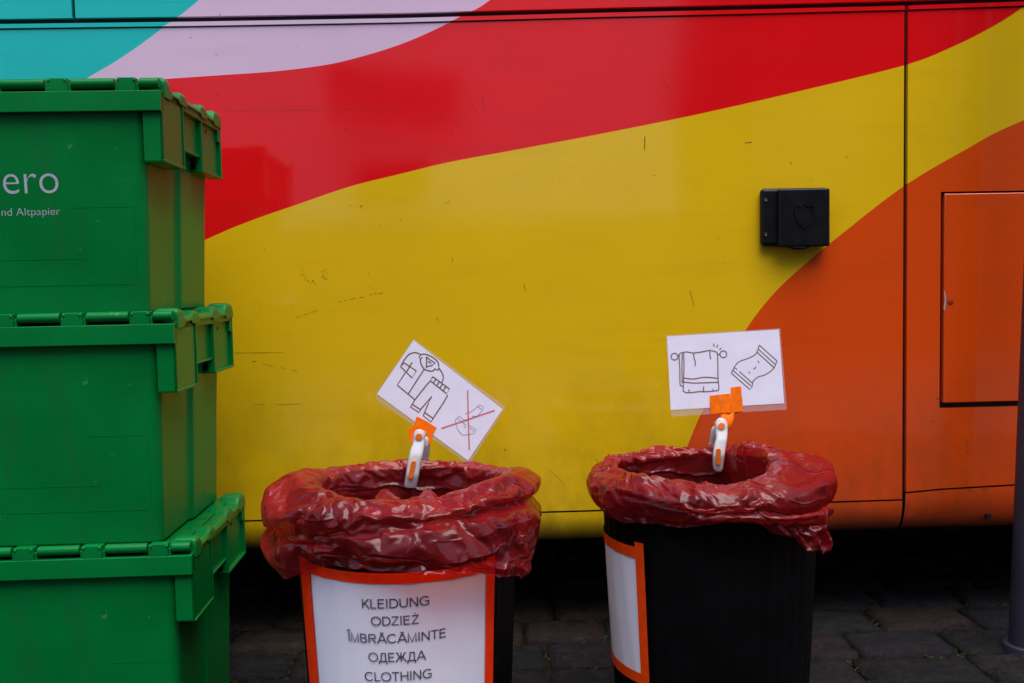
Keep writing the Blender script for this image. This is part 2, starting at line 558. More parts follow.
C_OY = curve([(640, 600), (655, 540), (672, 487), (691, 437), (705, 405), (722, 370), (745.7, 330), (768, 300), (797, 271), (838.6, 236.5), (902, 187.5), (965, 150), (1024, 120), (1200, 50)])
C_YR = curve([(0, 345), (100, 290), (205, 240), (250, 221), (300, 203.5), (350, 186.5), (400, 174), (450, 162), (520, 149), (600, 134), (699, 114), (800, 91), (904, 65.4), (952, 47), (990, 28), (1022, 8), (1120, -60)])
C_RP = curve([(-300, 92), (0, 87), (100, 83), (160, 79.3), (215, 75.5), (273, 71.5), (325, 65.0), (356, 58.0), (387.5, 48.8), (414, 39), (437, 28.6), (462, 16.0), (490, 0), (540, -45)])
C_PT = curve([(60, 94), (90.6, 76), (117, 60.5), (142, 43.5), (168, 24), (180, 15.6), (199, 0), (230, -26)])
C_SEAM = [bx(*p) for p in ((-400, 26), (0, 21.5), (200, 19), (400, 15.6), (600, 10.3), (750, 7), (900, 3.3), (1024, -1), (1300, -12))]
C_SILL = [bx(*p) for p in ((-400, 540), (100, 525), (250, 521), (590, 511), (840, 502), (902, 500))]
C_SILLR = [bx(*p) for p in ((905, 493), (940, 489.5), (1016, 485), (1300, 470))]
BX0, BX1 = -4.2, 4.4


def thresholds(x):
    t = [lerp_pts(c, x) for c in (C_OY, C_YR, C_RP, C_PT)]
    # the curves far outside the frame keep going gently
    for i in range(1, 4): t[i] = max(t[i], t[i - 1])
    if x > C_OY[-1][0]: t[0] = min(t[0], 1.9)
    return t


def panel(mb, x0, x1, zlo, zhi, Y=BY, step=0.006, depth=0.014):
    zl = zlo if callable(zlo) else (lambda x: zlo)
    zh = zhi if callable(zhi) else (lambda x: zhi)
    n = max(1, int((x1 - x0) / step))
    if n > 700: n = 700
    prev = None
    for i in range(n + 1):
        x = x0 + (x1 - x0) * i / n
        lo, hi = zl(x), zh(x)
        br = [lo] + [min(max(t, lo), hi) for t in thresholds(x)] + [hi]
        if prev:
            xp, bp = prev
            for k in range(5):
                if br[k + 1] - br[k] > 1e-7 or bp[k + 1] - bp[k] > 1e-7:
                    pts = [(xp, Y, bp[k]), (x, Y, br[k]), (x, Y, br[k + 1]), (xp, Y, bp[k + 1])]
                    q = []
                    for p in pts:
                        if not q or (Vector(p) - Vector(q[-1])).length > 1e-7: q.append(p)
                    if (Vector(q[0]) - Vector(q[-1])).length < 1e-7: q.pop()
                    if len(q) >= 3: mb.face(q, k)
            # returns along bottom and top edges
            def mat_at(b, z):
                for k in range(5):
                    if b[k] - 1e-9 <= z <= b[k + 1] + 1e-9 and b[k + 1] - b[k] > 1e-7: return k
                return 0
            mb.face([(xp, Y, bp[0]), (xp, Y + depth, bp[0]), (x, Y + depth, br[0]), (x, Y, br[0])], mat_at(br, br[0]))
            mb.face([(xp, Y, bp[5]), (x, Y, br[5]), (x, Y + depth, br[5]), (xp, Y + depth, bp[5])], mat_at(br, br[5]))
        if i in (0, n):
            for k in range(5):
                if br[k + 1] - br[k] > 1e-7:
                    mb.face([(x, Y, br[k]), (x, Y, br[k + 1]), (x, Y + depth, br[k + 1]), (x, Y + depth, br[k])], k)
        prev = (x, br)


PX = (lambda px, py: at(px, py, BY).x)
PZ = (lambda px, py: at(px, py, BY).z)
pxm = BY / F                                    # metres per pixel on the bus side
seam = lambda x: lerp_pts(C_SEAM, x)
sill = lambda x: lerp_pts(C_SILL, x)
sillr = lambda x: lerp_pts(C_SILLR, x)
xg0, xg1 = PX(903.2, 250), PX(907.2, 250)       # tall gap between the panels
xu0, xu1 = PX(71.5, 8), PX(75, 8)               # gap in the upper row

mb = BMB(); panel(mb, BX0, xg0, lambda x: sill(x) + 0.0022, lambda x: seam(x) - 0.0175); mb.build('side_panel', PAINTS, bus)
# right panel with the service flap opening
xh0, xh1 = PX(942, 300), PX(1120, 300)
zh0 = PZ(985, 404.5); zh1 = PZ(985, 193)
zh0f = lambda x: zh0 + (x - PX(985, 404)) * -0.004
mb = BMB()
g = 0.0042
panel(mb, xg1, xh0 - g, lambda x: sillr(x) + 0.0022, lambda x: seam(x) - 0.0175)
panel(mb, xh1 + g, BX1, lambda x: sillr(x) + 0.0022, lambda x: seam(x) - 0.0175)
panel(mb, xh0 - g, xh1 + g, lambda x: sillr(x) + 0.0022, zh0 - g * 1.4)
panel(mb, xh0 - g, xh1 + g, zh1 + g, lambda x: seam(x) - 0.0175)
mb.build('side_panel', PAINTS, bus)
mb = BMB(); panel(mb, xh0 + 0.0040, xh1, zh0 + g * 1.3, zh1, Y=BY - 0.0012); flap = mb.build('service_flap', PAINTS, bus, weld=True, bevel=0.0025, seg=2)
# chipped pull on the flap's left edge
mb = BMB()
p = at(950.5, 302, BY - 0.002)
mb.tube((p.x, BY - 0.0026, p.z), (p.x, BY + 0.004, p.z), 0.006, 0.014, 18)
lt = mb.build('flap_pull', plain('red_pull', (0.36, 0.035, 0.008), 0.6, 0.15), flap, bevel=0.003)
mb = BMB()
chip = [(944.0, 290), (945.2, 292), (945.9, 297), (946.0, 303), (945.4, 308), (944.6, 311), (943.6, 308), (944.8, 301), (944.3, 295)]
mb.prism([at(q[0], q[1], BY - 0.0022) for q in chip], (0, 0.0006, 0))
mb.build('bare_metal_chip', plain('bare_metal', (0.42, 0.40, 0.39), 0.4, 0.5), flap)
# upper row of panels
mb = BMB(); panel(mb, BX0, xu0, lambda x: seam(x) + 0.0055, 1.62); mb.build('upper_panel', PAINTS, bus)
mb = BMB(); panel(mb, xu1, BX1, lambda x: seam(x) + 0.0055, 1.62); mb.build('upper_panel', PAINTS, bus)
# drip strip below the black seam
mb = BMB(); panel(mb, BX0, xg0, lambda x: seam(x) - 0.0145, lambda x: seam(x) - 0.0060, Y=BY - 0.003, depth=0.016); mb.build('drip_strip', PAINTS, bus)
mb = BMB(); panel(mb, xg1, BX1, lambda x: seam(x) - 0.0145, lambda x: seam(x) - 0.0060, Y=BY - 0.003, depth=0.016); mb.build('drip_strip', PAINTS, bus)
# black seals behind all gaps
mb = BMB()
mb.box(BX0, BX1, BY + 0.012, BY + 0.03, 0.27, 1.62)
mb.build('gap_seal', BLACK_RUB, bus)


# rolled sill under the panels
def sill_piece(name, x0, x1, top):
    mb = BMB()
    n = max(2, int((x1 - x0) / 0.02))
    prof = [(0.0, 0.0), (0.0, -0.012), (0.003, -0.026), (0.009, -0.040), (0.018, -0.052), (0.03, -0.060), (0.05, -0.064)]
    grid = []
    for i in range(n + 1):
        x = x0 + (x1 - x0) * i / n
        zt = top(x) - 0.0018
        zb = 0.205
        s = (zt - zb) / 0.064
        grid.append([(x, BY + dy + 0.001, zt + dz * s) for dy, dz in prof] )
    for i in range(n):
        for k in range(len(prof) - 1):
            pts = [grid[i][k], grid[i + 1][k], grid[i + 1][k + 1], grid[i][k + 1]]
            xm = grid[i][0][0]; t = thresholds(xm)
            mb.face(pts, 0 if pts[0][2] < t[0] else 1)
    return mb.build(name, [ORANGE, YELLOW], bus, weld=True, smooth=True)


sill_piece('sill', BX0, xg0 + 0.001, sill)
sill_piece('sill', xg1 - 0.001, BX1, sillr)
mb = BMB()
p = at(990, 517, BY); mb.box(p.x - .005, p.x + .005, BY + .003, BY + .02, p.z - .005, p.z + .005)
mb.build('drain_plug', BLACK_RUB, bus)
# body above, roof, far side, underbody, wheels
mb = BMB()
mb.box(BX0, BX1, BY + 0.032, BY + 2.5, 0.27, 0.33)
mb.box(BX0, BX1, BY + 2.44, BY + 2.5, 0.10, 0.27)
mb.box(BX0, BX1, BY + 0.9, BY + 0.96, 0.06, 0.27)  # far, inner and end skirts added to keep light off the ground beneath
mb.box(BX0, BX0 + .05, BY + .1, BY + 2.44, 0.10, 0.27); mb.box(BX1 - .05, BX1, BY + .1, BY + 2.44, 0.10, 0.27)
mb.build('underbody_and_light_skirts', UNDER, bus)
mb = BMB()
mb.box(BX0, BX1, BY + 0.034, BY + 2.5, 0.335, 1.62)
mb.build('body_core', BLACK_RUB, bus)
mb = BMB(); mb.box(BX0, BX1, BY + 0.02, BY + 2.5, 1.625, 2.72)
mb.build('window_band', GLASS_DK, bus)
mb = BMB(); mb.box(BX0, BX1, BY, BY + 2.5, 2.725, 3.1)
mb.build('roof', TEAL, bus, bevel=0.08, seg=4)
for wx in (-2.9, 3.1):
    for wy in (BY + 0.12, BY + 2.1):
        mb = BMB()
        prof = [(0.20, 0.0), (0.42, 0.01), (0.47, 0.04), (0.47, 0.22), (0.42, 0.25), (0.20, 0.25)]
        mb.loft([[(wx + r * math.cos(2 * math.pi * i / 36), wy + d, 0.455 + r * math.sin(2 * math.pi * i / 36)) for i in range(36)] for r, d in prof])
        mb.build('wheel', BLACK_RUB, bus)

# socket cover on the bus side
p00 = at(758.8, 247, BY); p11 = at(827, 188, BY)
sx0, sx1, sz0, sz1 = p00.x, p11.x, p00.z, p11.z
mb = BMB()
mb.box(sx0, sx1 - .004, BY - 0.022, BY - 0.0005, sz0 + .001, sz1)
sock = mb.build('socket_cover', BLACK_PL, bus, bevel=0.009, seg=4)
mb = BMB()
mb.box(sx0 + .033, sx1 - .006, BY - 0.036, BY - 0.0195, sz0 - .002, sz1 - .003)
cx = (sx0 + sx1) / 2 + .006
mb.prism([(cx - .034, BY - .034, sz0 + .001), (cx - .014, BY - .034, sz0 - .008), (cx + .008, BY - .034, sz0 - .008), (cx + .030, BY - .034, sz0 + .001)], (0, 0.012, 0))
lid = mb.build('socket_lid', BLACK_PL, sock, bevel=0.007, seg=4)
sh = [(-.021, .024), (-.010, .021), (0, .028), (.010, .021), (.021, .024), (.023, .004), (.017, -.014), (0, -.028), (-.017, -.014), (-.023, .004)]
ccx, ccz = (sx0 + .033 + sx1 - .006) / 2, (sz0 + sz1) / 2 + .002
mb = BMB()
outer = [(ccx + a, BY - .0358, ccz + b) for a, b in sh]; inner = [(ccx + a * .80, BY - .0358, ccz + b * .82) for a, b in sh]
outer2 = [(a, BY - .0378, c) for a, b, c in outer]; inner2 = [(a, BY - .0378, c) for a, b, c in inner]
for i in range(len(sh)):
    j = (i + 1) % len(sh)
    mb.face([outer2[i], outer2[j], inner2[j], inner2[i]]); mb.face([outer[i], outer[j], outer2[j], outer2[i]]); mb.face([inner2[i], inner2[j], inner[j], inner[i]])
mb.build('shield_emblem', BLACK_PL, lid, weld=True)
for (qx, qy) in ((765.5, 200.5), (765.5, 235)):
    q = at(qx, qy, BY - .02)
    mb = BMB(); mb.tube((q.x, BY - .0235, q.z), (q.x, BY - .018, q.z), 0.0052, 0.0060, 16)
    mb.build('screw', BLACK_PL, sock, bevel=0.0012)
    mb = BMB(); mb.tube((q.x, BY - .0240, q.z), (q.x, BY - .0225, q.z), 0.0028, 0.0028, 12)
    mb.build('screw', STEEL, sock)
q0 = at(824.5, 199, BY - .036)
mb = BMB(); mb.tube((q0.x, BY - .0365, q0.z), (q0.x, BY - .034, q0.z), 0.002, 0.002, 10); mb.build('lid_pin', BLACK_PL, lid)

# scuffs and scratches on the paint (thin raised flecks of dirt)
mb = BMB(); rnd = random.Random(4)


def scuff(pts, w, jag=0.5):
    pp = [at(a, b, BY - 0.0004) for a, b in pts]
    L = smooth_pts([tuple(p) for p in pp], 6) if len(pp) > 2 else [tuple(pp[0].lerp(pp[1], k / 6)) for k in range(7)]
    for i in range(len(L) - 1):
        if rnd.random() < 0.18: continue
        p, q = Vector(L[i]), Vector(L[i + 1])
        d = (q - p).normalized(); nrm = Vector((-d.z, 0, d.x))
        w0 = w * pxm * rnd.uniform(1 - jag, 1); w1 = w * pxm * rnd.uniform(1 - jag, 1)
        mb.face([p - nrm * w0, q - nrm * w1, q + nrm * w1, p + nrm * w0])


for k in range(9):
    x = 338 + k * 5.2 + rnd.uniform(-1, 1); y = 302 - (x - 338) * 0.215 + rnd.uniform(-.4, .4)
    scuff([(x, y), (x + rnd.uniform(2.0, 4.5), y - .7)], 0.38)
for k in range(6):
    x = 296 + k * 3.8; scuff([(x, 317.5 - k * 1.3), (x + 2.4, 316.8 - k * 1.3)], 0.38)
for (x, y) in ((302, 270), (304, 276), (305, 281), (301, 273), (311, 281), (314, 281.5), (323, 272), (325, 276), (327, 273), (322, 274.5), (326, 278)):
    for k in range(2):
        xx = x + rnd.uniform(-2, 2); yy = y + rnd.uniform(-2, 2)
        scuff([(xx, yy), (xx + rnd.uniform(-2.5, 2.5), yy + rnd.uniform(-1.5, 2.5))], 0.4)
for (pts, w) in (([(452, 257), (453, 262)], .4), ([(524, 284), (525.5, 291)], .35), ([(252, 362), (256, 361)], .6), ([(263, 364), (297, 371)], .22), ([(235, 353), (283, 352.5)], .3),
                 ([(645, 136), (644.5, 150)], .55), ([(745, 143), (752, 142)], .5), ([(846, 155), (847, 158)], .4), ([(690, 291), (694, 306)], .35), ([(664, 82), (672, 92)], .25),
                 ([(470, 98), (476, 112)], .22), ([(482, 93), (484, 110)], .22), ([(452, 110), (462, 118)], .22), ([(437, 317), (438, 321)], .4), ([(932, 421), (934, 422)], 1.0), ([(936, 398), (939, 399)], .7),
                 ([(968, 490), (974, 491)], .5), ([(982, 489), (988, 489)], .4), ([(967, 440), (968, 455)], .5), ([(350, 205), (351, 206)], .6), ([(360, 208), (362, 205)], .6), ([(445, 204), (450, 201)], .5),
                 ([(400, 220), (402, 221)], .5), ([(380, 225), (380.5, 227)], .5), ([(190, 37), (191, 38)], .7), ([(550, 470), (565, 485)], .22), ([(596, 458), (602, 470)], .3), ([(785, 330), (786, 331)], .6),
                 ([(225, 110), (330, 111)], .15), ([(215, 112), (420, 107)], .12), ([(230, 405), (300, 404)], .2), ([(810, 180), (812, 181)], .5), ([(860, 300), (863, 306)], .25)):
    scuff(pts, w)
m_s = plain('scuff_dirt', (0.10, 0.07, 0.03), 0.8, 0.1, 0.4, 90)
nt_ = m_s.node_tree; tr_ = nt_.nodes.new('ShaderNodeBsdfTransparent'); mx_ = nt_.nodes.new('ShaderNodeMixShader'); mx_.inputs[0].default_value = 0.28
nt_.links.new(nt_.nodes['Principled BSDF'].outputs[0], mx_.inputs[1]); nt_.links.new(tr_.outputs[0], mx_.inputs[2]); nt_.links.new(mx_.outputs[0], nt_.nodes['Material Output'].inputs[0])
mb.build('scuff_marks', m_s, bus)['kind'] = 'stuff'

# ------------------------------------------------------------------ green crates
CW = 0.60


def hull_rounded(x0, x1, y0, y1, r, step=0.0, ym=None, n=4):
    """plan outline, optional step on both short sides (rear half stands proud)"""
    pts = []
    def arc(cx, cy, a0):
        for k in range(n + 1):
            a = R(a0 + 90 * k / n); pts.append((cx + r * math.cos(a), cy + r * math.sin(a)))
    arc(x0 + r, y0 + r, 180)
    arc(x1 - r, y0 + r, 270)
    if step:
        pts.append((x1, ym - .004)); pts.append((x1 + step, ym + .003))
    arc(x1 + step - r, y1 - r, 0)
    arc(x0 - step + r, y1 - r, 90)
    if step:
        pts.append((x0 - step, ym + .003)); pts.append((x0, ym - .004))
    return pts


def make_crate(H):
    """local frame: x from -CW to 0 (right rim at 0), y from 0 (front rim) to D, z up from the base"""
    D = 0.375
    root = bpy.data.objects.new('storage_crate', None); root.empty_display_size = .05
    col.objects.link(root)
    rimz = H - 0.052
    # tapered body
    b = MB()
    loops = []
    for z, ins in ((0.0, 0.013), (0.004, 0.0115), (H * .5, 0.006), (rimz + .004, 0.0)):
        sx = 0.0065 if z > .002 else 0.006
        pl = hull_rounded(-CW + .027 + ins, -.027 - ins, 0.0115 + ins, D - .014 - ins, 0.016, sx, .18)
        loops.append([(x, y, z) for x, y in pl])
    b.loft(loops, cap1=False)
    body = b.build('body', GREEN, root, bevel=0.003, seg=2, angle=40)
    # faint moulded panel lines on the front
    for (xa, xb, za, zb) in ((-.145, -.052, H - .197, H - .1978), (-.052, -.0528, H - .197, H - .318), (-.36, -.056, H - .318, H - .3188), (-.40, -.13, H - .277, H - .2778)):
        ln = MB()
        def fy(z): return 0.0115 + (0.006 * (1 - (z - H * .5) / (H * .5 - .048)) if z > H * .5 else .006 + .0055 * (H * .5 - z) / (H * .5))
        zt_, zb_ = max(za, zb), min(za, zb); x0_, x1_ = min(xa, xb), max(xa, xb)
        ln.loft([[(x0_, fy(zb_) - .0003, zb_), (x1_, fy(zb_) - .0003, zb_), (x1_, fy(zb_) + .003, zb_), (x0_, fy(zb_) + .003, zb_)],
                 [(x0_, fy(zt_) - .0003, zt_), (x1_, fy(zt_) - .0003, zt_), (x1_, fy(zt_) + .003, zt_), (x0_, fy(zt_) + .003, zt_)]])
        ln.build('moulding_line', GREEN, body)
    # rim: front and rear bands with hinge slots, side flanges
    r = MB()
    r.box(-CW, 0, 0, 0.018, rimz, H - .0205)
    r.box(-CW, 0, D - .018, D, rimz, H - .0205)
    slots = [(-.033, -.0015)]
    x = -.069
    while x - .067 > -CW:
        slots.append((x - .067, x)); x -= .106
    edges = []
    xr = None
    knuck = []
    for (a, c) in slots:
        if xr is not None: knuck.append((c, xr))
        xr = a
    if xr - (-CW) > .01: knuck.append((-CW, xr))
    for (a, c) in knuck:
        r.box(a + .004, c - .004, 0.0005, 0.018, H - .0215, H - .0005)
        r.box(a, a + .0045, 0.004, 0.018, H - .0215, H - .009)
        r.box(c - .0045, c, 0.004, 0.018, H - .0215, H - .009)
        m_ = (a + c) / 2
        for s in (-1, 1):
            r.tube((m_ + s * .0105, .002, H - .0045), (m_ + s * .0145, .002, H - .0045), .0032, n=8)
    # side flanges: corner drop plates and a shorter recessed handle plate
    for s, xs in ((1, 0.0), (-1, -CW)):
        def X(t):                                     # t inward
            return xs - s * t
        def bx_(t0, t1, y0, y1, z0, z1):
            r.box(min(X(t0), X(t1)), max(X(t0), X(t1)), y0, y1, z0, z1)
        zd = H - .128
        bx_(0.0, .005, 0.0075, .118, zd, H - .020)              # front drop plate
        bx_(0.0, .030, 0.0075, .0125, zd, rimz + .0)            # its front return
        bx_(-.0025, .029, .0080, .119, zd - .002, zd + .0025)   # bottom lip
        bx_(-.0025, .0, .1155, .119, zd, H - .022)              # rear rib
        bx_(0.0085, .0135, .118, .243, H - .094, H - .022)        # handle plate
        bx_(.004, .022, .118, .243, H - .096, H - .092)
        bx_(0.0, .014, .239, .244, H - .118, H - .022)          # front-facing wall of rear drop plate
        bx_(0.006, .011, .244, D, H - .118, H - .022)
        bx_(-.001, .024, .239, D, H - .121, H - .1165)
        bx_(-.001, .020, D - .005, D, H - .118, H - .020)
        bx_(.0, .018, 0.018, D - .018, H - .031, H - .0165)
    r.build('rim', GREEN, root, bevel=0.0016, seg=2)
    # little holes in the handle plate
    for yy, zz in ((.150, H - .045), (.29, H - .042)):
        xx = -.0083 if yy < .2 else -.0058
        h = MB(); h.tube((xx - .0005, yy, zz), (xx + .0006, yy, zz), .0034, n=10)
        h.build('rivet_hole', BLACK_RUB, root)
    # hinge rods
    # lid: two flaps, raised wavy lip along both short sides
    l = MB()
    ymid = D / 2
    l.box(-CW + .02, -.02, .010, ymid - .002, H - .012, H - .006)
    l.box(-CW + .02, -.02, ymid + .002, D - .010, H - .012, H - .006)
    prof = [(.0185, -.006), (.020, .000), (.025, .003), (.038, .003), (.046, -.001), (.056, -.0085), (.064, -.010), (.10, -.009), (.112, -.004), (.128, -.003), (.140, -.008), (.155, -.010),
            (.190, -.010), (.225, -.009), (.238, -.003), (.255, .0), (.268, -.006), (.285, -.009), (.315, -.009), (.328, .001), (.338, .0035), (.360, .0035), (.369, .0), (.3745, -.008)]
    prof = smooth_pts(prof, 4)
    for s, xs in ((1, 0.0), (-1, -CW)):
        loops = []
        for (y, dz) in prof:
            zt = H + dz
            zb = H - .0245 + (0.005 if .058 < y < .1 or .14 < y < .23 or .27 < y < .32 else 0) - (0.004 if y < .05 else 0)
            o_ = s * .0030
            pts = [(xs - s * .036, y, H - .013), (xs - s * .034, y, zt - .003), (xs - s * .029, y, zt), (xs - s * .004 , y, zt), (xs + o_ * .6, y, zt - .003), (xs + o_, y, zt - .008), (xs + o_, y, zb), (xs - s * .002, y, zb)]
            loops.append(pts)
        l.loft(loops)
    lid = l.build('lid', GREEN, root, bevel=0.001, seg=1, angle=50)
    for (a, c) in slots:
        hg = MB(); hg.tube((a + .0012, .0088, H - .0080), (c - .0012, .0088, H - .0080), .0078, n=18)
        hg.build('hinge_rod', GREEN, lid, bevel=.0008, seg=1)
    return root


YF = 1.575
corners = [((190, 543.5), 'bottom'), ((172.5, 310.5), 'middle'), ((158.5, 76), 'top')]
pos = []
for (c, n_) in corners:
    q = at(c[0], c[1], YF); pos.append(q)
base_z = [0.0, pos[0].z - .004, pos[1].z - .004]
labels = ['plain green lidded crate at the foot of the stack, carrying the two others',
          'plain green lidded crate in the middle of the stack, between the other two',
          'green lidded crate on top of the stack with pale lettering on its front']
crates = []
for i in range(3):
    H = pos[i].z - base_z[i]
    c = make_crate(H)
    c.location = (pos[i].x, YF + (0.004, 0.0, 0.002)[i], base_z[i])
    c.rotation_euler = (0, 0, R((0.3, -0.2, 0.2)[i]))
    tag(c, labels[i], 'crate', 'green lidded crates in the stack')
    crates.append((c, H))


# ------------------------------------------------------------------ lettering
def text_shape(s):
    c = bpy.data.curves.new('text', 'FONT'); c.body = s; c.resolution_u = 6; c.offset = -0.011
    o = bpy.data.objects.new('text', c); col.objects.link(o)
    bpy.context.view_layer.update()
    dg = bpy.context.evaluated_depsgraph_get()
    m = bpy.data.meshes.new_from_object(o.evaluated_get(dg))
    vs = [(v.co.x, v.co.y) for v in m.vertices]; fs = [list(p.vertices) for p in m.polygons]
    bpy.data.objects.remove(o); bpy.data.curves.remove(c); bpy.data.meshes.remove(m)
    x0 = min(v[0] for v in vs); x1 = max(v[0] for v in vs)
    return [((x - x0) / (x1 - x0), y) for x, y in vs], fs


c, H = crates[2]
bpy.context.view_layer.update()
cl = Vector(c.location)
for (s, xa, ya, xb, yb, hpx, ref) in (('ero', 3.2, 194.0, 58.5, 193.0, 20.0, .449), ('nd Altpapier', 0.8, 215.8, 59.5, 214.6, 7.6, .682)):
    mb = MB()
    vs, fs = text_shape(s)
    Yf = YF + .016
    A, B = at(xa, ya, Yf), at(xb, yb, Yf)
    up = (at(xa, ya - 100, Yf) - A) / 100
    for (u, v) in vs:
        p = A.lerp(B, u) + Vector((0, 0, up.length * hpx * v / ref))
        z = p.z - cl.z
        ins = 0.006 * (1 - (z - H * .5) / (H * .5 - .048)) if z > H * .5 else .006 + .0055 * (H * .5 - z) / (H * .5)
        mb.v.append((p.x - cl.x, 0.0115 + ins - .0003, z))
    for f in fs: mb.f.append(f); mb.m.append(0)
    mb.build('lettering', LETTER, c)

# ------------------------------------------------------------------ bins
RT, RB, BH = 0.180, 0.157, 0.455


def bin_r(z): return RB + (RT - RB) * z / BH


def make_bin(cx, cy, label):
    root = empty('waste_bin', (cx, cy, 0), label, 'bin', 'black bins lined with red bags')
    mb = MB()
    n = 160
    prof = [(0.0, .004, 0), (RB - .012, .004, 0), (RB - .004, .0, 0), (RB, .006, 1)] + [(bin_r(z), z, 1) for z in (.02, .06, .12, .2, .28, .36, .415)] + [
        (RT + .003, .420, 0), (RT + .010, .424, 0), (RT + .011, .450, 0), (RT + .007, .455, 0), (RT - .001, .455, 0), (RT - .005, .448, 0), (bin_r(.2) - .006, .2, 0), (RB - .006, .012, 0), (0.0, .010, 0)]
    loops = []
    for (r, z, rib) in prof:
        l = []
        for i in range(n):
            a = 2 * math.pi * i / n
            rr = r + (0.0011 * (1 if (i % 4) in (0, 1) else -1) if rib else 0)
            l.append((max(rr, .0005) * math.cos(a), max(rr, .0005) * math.sin(a), z))
        loops.append(l)
    mb.loft(loops)
    mb.build('body', BIN_PL, root, smooth=True)
    return root


def hit_bin(px, py, c, extra=0.0):
    d = ray(px, py); ox, oy = CAM.x - c[0], CAM.y - c[1]
    # cone r = RB + k z + extra
    k = (RT - RB) / BH; e = RB + extra
    A = d.x ** 2 + d.y ** 2 - (k * d.z) ** 2
    r0 = e + k * CAM.z
    Bq = 2 * (ox * d.x + oy * d.y - k * d.z * r0)
    Cq = ox * ox + oy * oy - r0 * r0
    disc = Bq * Bq - 4 * A * Cq
    t = (-Bq - math.sqrt(max(disc, 0))) / (2 * A)
    p = CAM + d * t
    return math.atan2(p.y - c[1], p.x - c[0]), p.z


def on_bin(th, z, off):
    r = bin_r(z) + off
    return (r * math.cos(th), r * math.sin(th), z)


def patch(mb, th0, th1, z0, z1, off, n=None, m=6, mi=0, wob=0.0, seed=0.0):
    """curved patch; z0,z1 numbers or functions of 0..1"""
    n = n or max(2, int(abs(th1 - th0) / 0.03))
    f0 = z0 if callable(z0) else (lambda t: z0); f1 = z1 if callable(z1) else (lambda t: z1)
    ids = []
    for j in range(m + 1):
        row = []
        for i in range(n + 1):
            t = i / n; th = th0 + (th1 - th0) * t; z = f0(t) + (f1(t) - f0(t)) * j / m
            o_ = off + wob * noise.noise((th * 9, z * 5, seed))
            row.append(mb.vert(on_bin(th, z, o_)))
        ids.append(row)
    for j in range(m):
        for i in range(n):
            mb.f.append([ids[j][i], ids[j][i + 1], ids[j + 1][i + 1], ids[j + 1][i]]); mb.m.append(mi)


cA = (at(408.5, 572, 1.60).x, 1.60)
cB = (at(709, 555, 1.655).x, 1.655)
binA = make_bin(cA[0], cA[1], 'black bin with a white clothing notice in five languages framed in red tape')
binB = make_bin(cB[0], cB[1], 'black bin near the grey pole with a blank-looking taped sheet on its left side')

# notice on the first bin
thL, _ = hit_bin(304.5, 590, cA); thR, _ = hit_bin(492.5, 590, cA)
thl, _ = hit_bin(313.5, 590, cA); thr, _ = hit_bin(484.5, 590, cA)
zt = hit_bin(398, 583.5, cA)[1]; ztt = zt + .0165
zbt = 0.125
mb = MB(); patch(mb, thl - .02, thr + .02, zbt, zt + .004, .0022, m=30, wob=.0008)
notA = mb.build('notice_sheet', NOTICE_P, binA, smooth=True)
mb = MB()
patch(mb, thl - .03, thr + .03, zt, ztt, .0034, m=3, wob=.0006, seed=2)
patch(mb, thL, thl, zbt - .012, ztt + .004, .0040, m=30, wob=.0006, seed=3)
patch(mb, thr, thR, zbt - .012, ztt + .004, .0040, m=30, wob=.0006, seed=4)
patch(mb, thl - .03, thr + .03, zbt - .014, zbt + .004, .0034, m=3, wob=.0006, seed=5)
mb.build('tape_border', NEON, notA, smooth=True)
# lettering in plain grotesque capitals, drawn stroke by stroke (cap height 1)
def arc_(cx, cy, rx, ry, a0, a1, n=20):
    return [(cx + rx * math.cos(R(a0 + (a1 - a0) * k / n)), cy + ry * math.sin(R(a0 + (a1 - a0) * k / n))) for k in range(n + 1)]


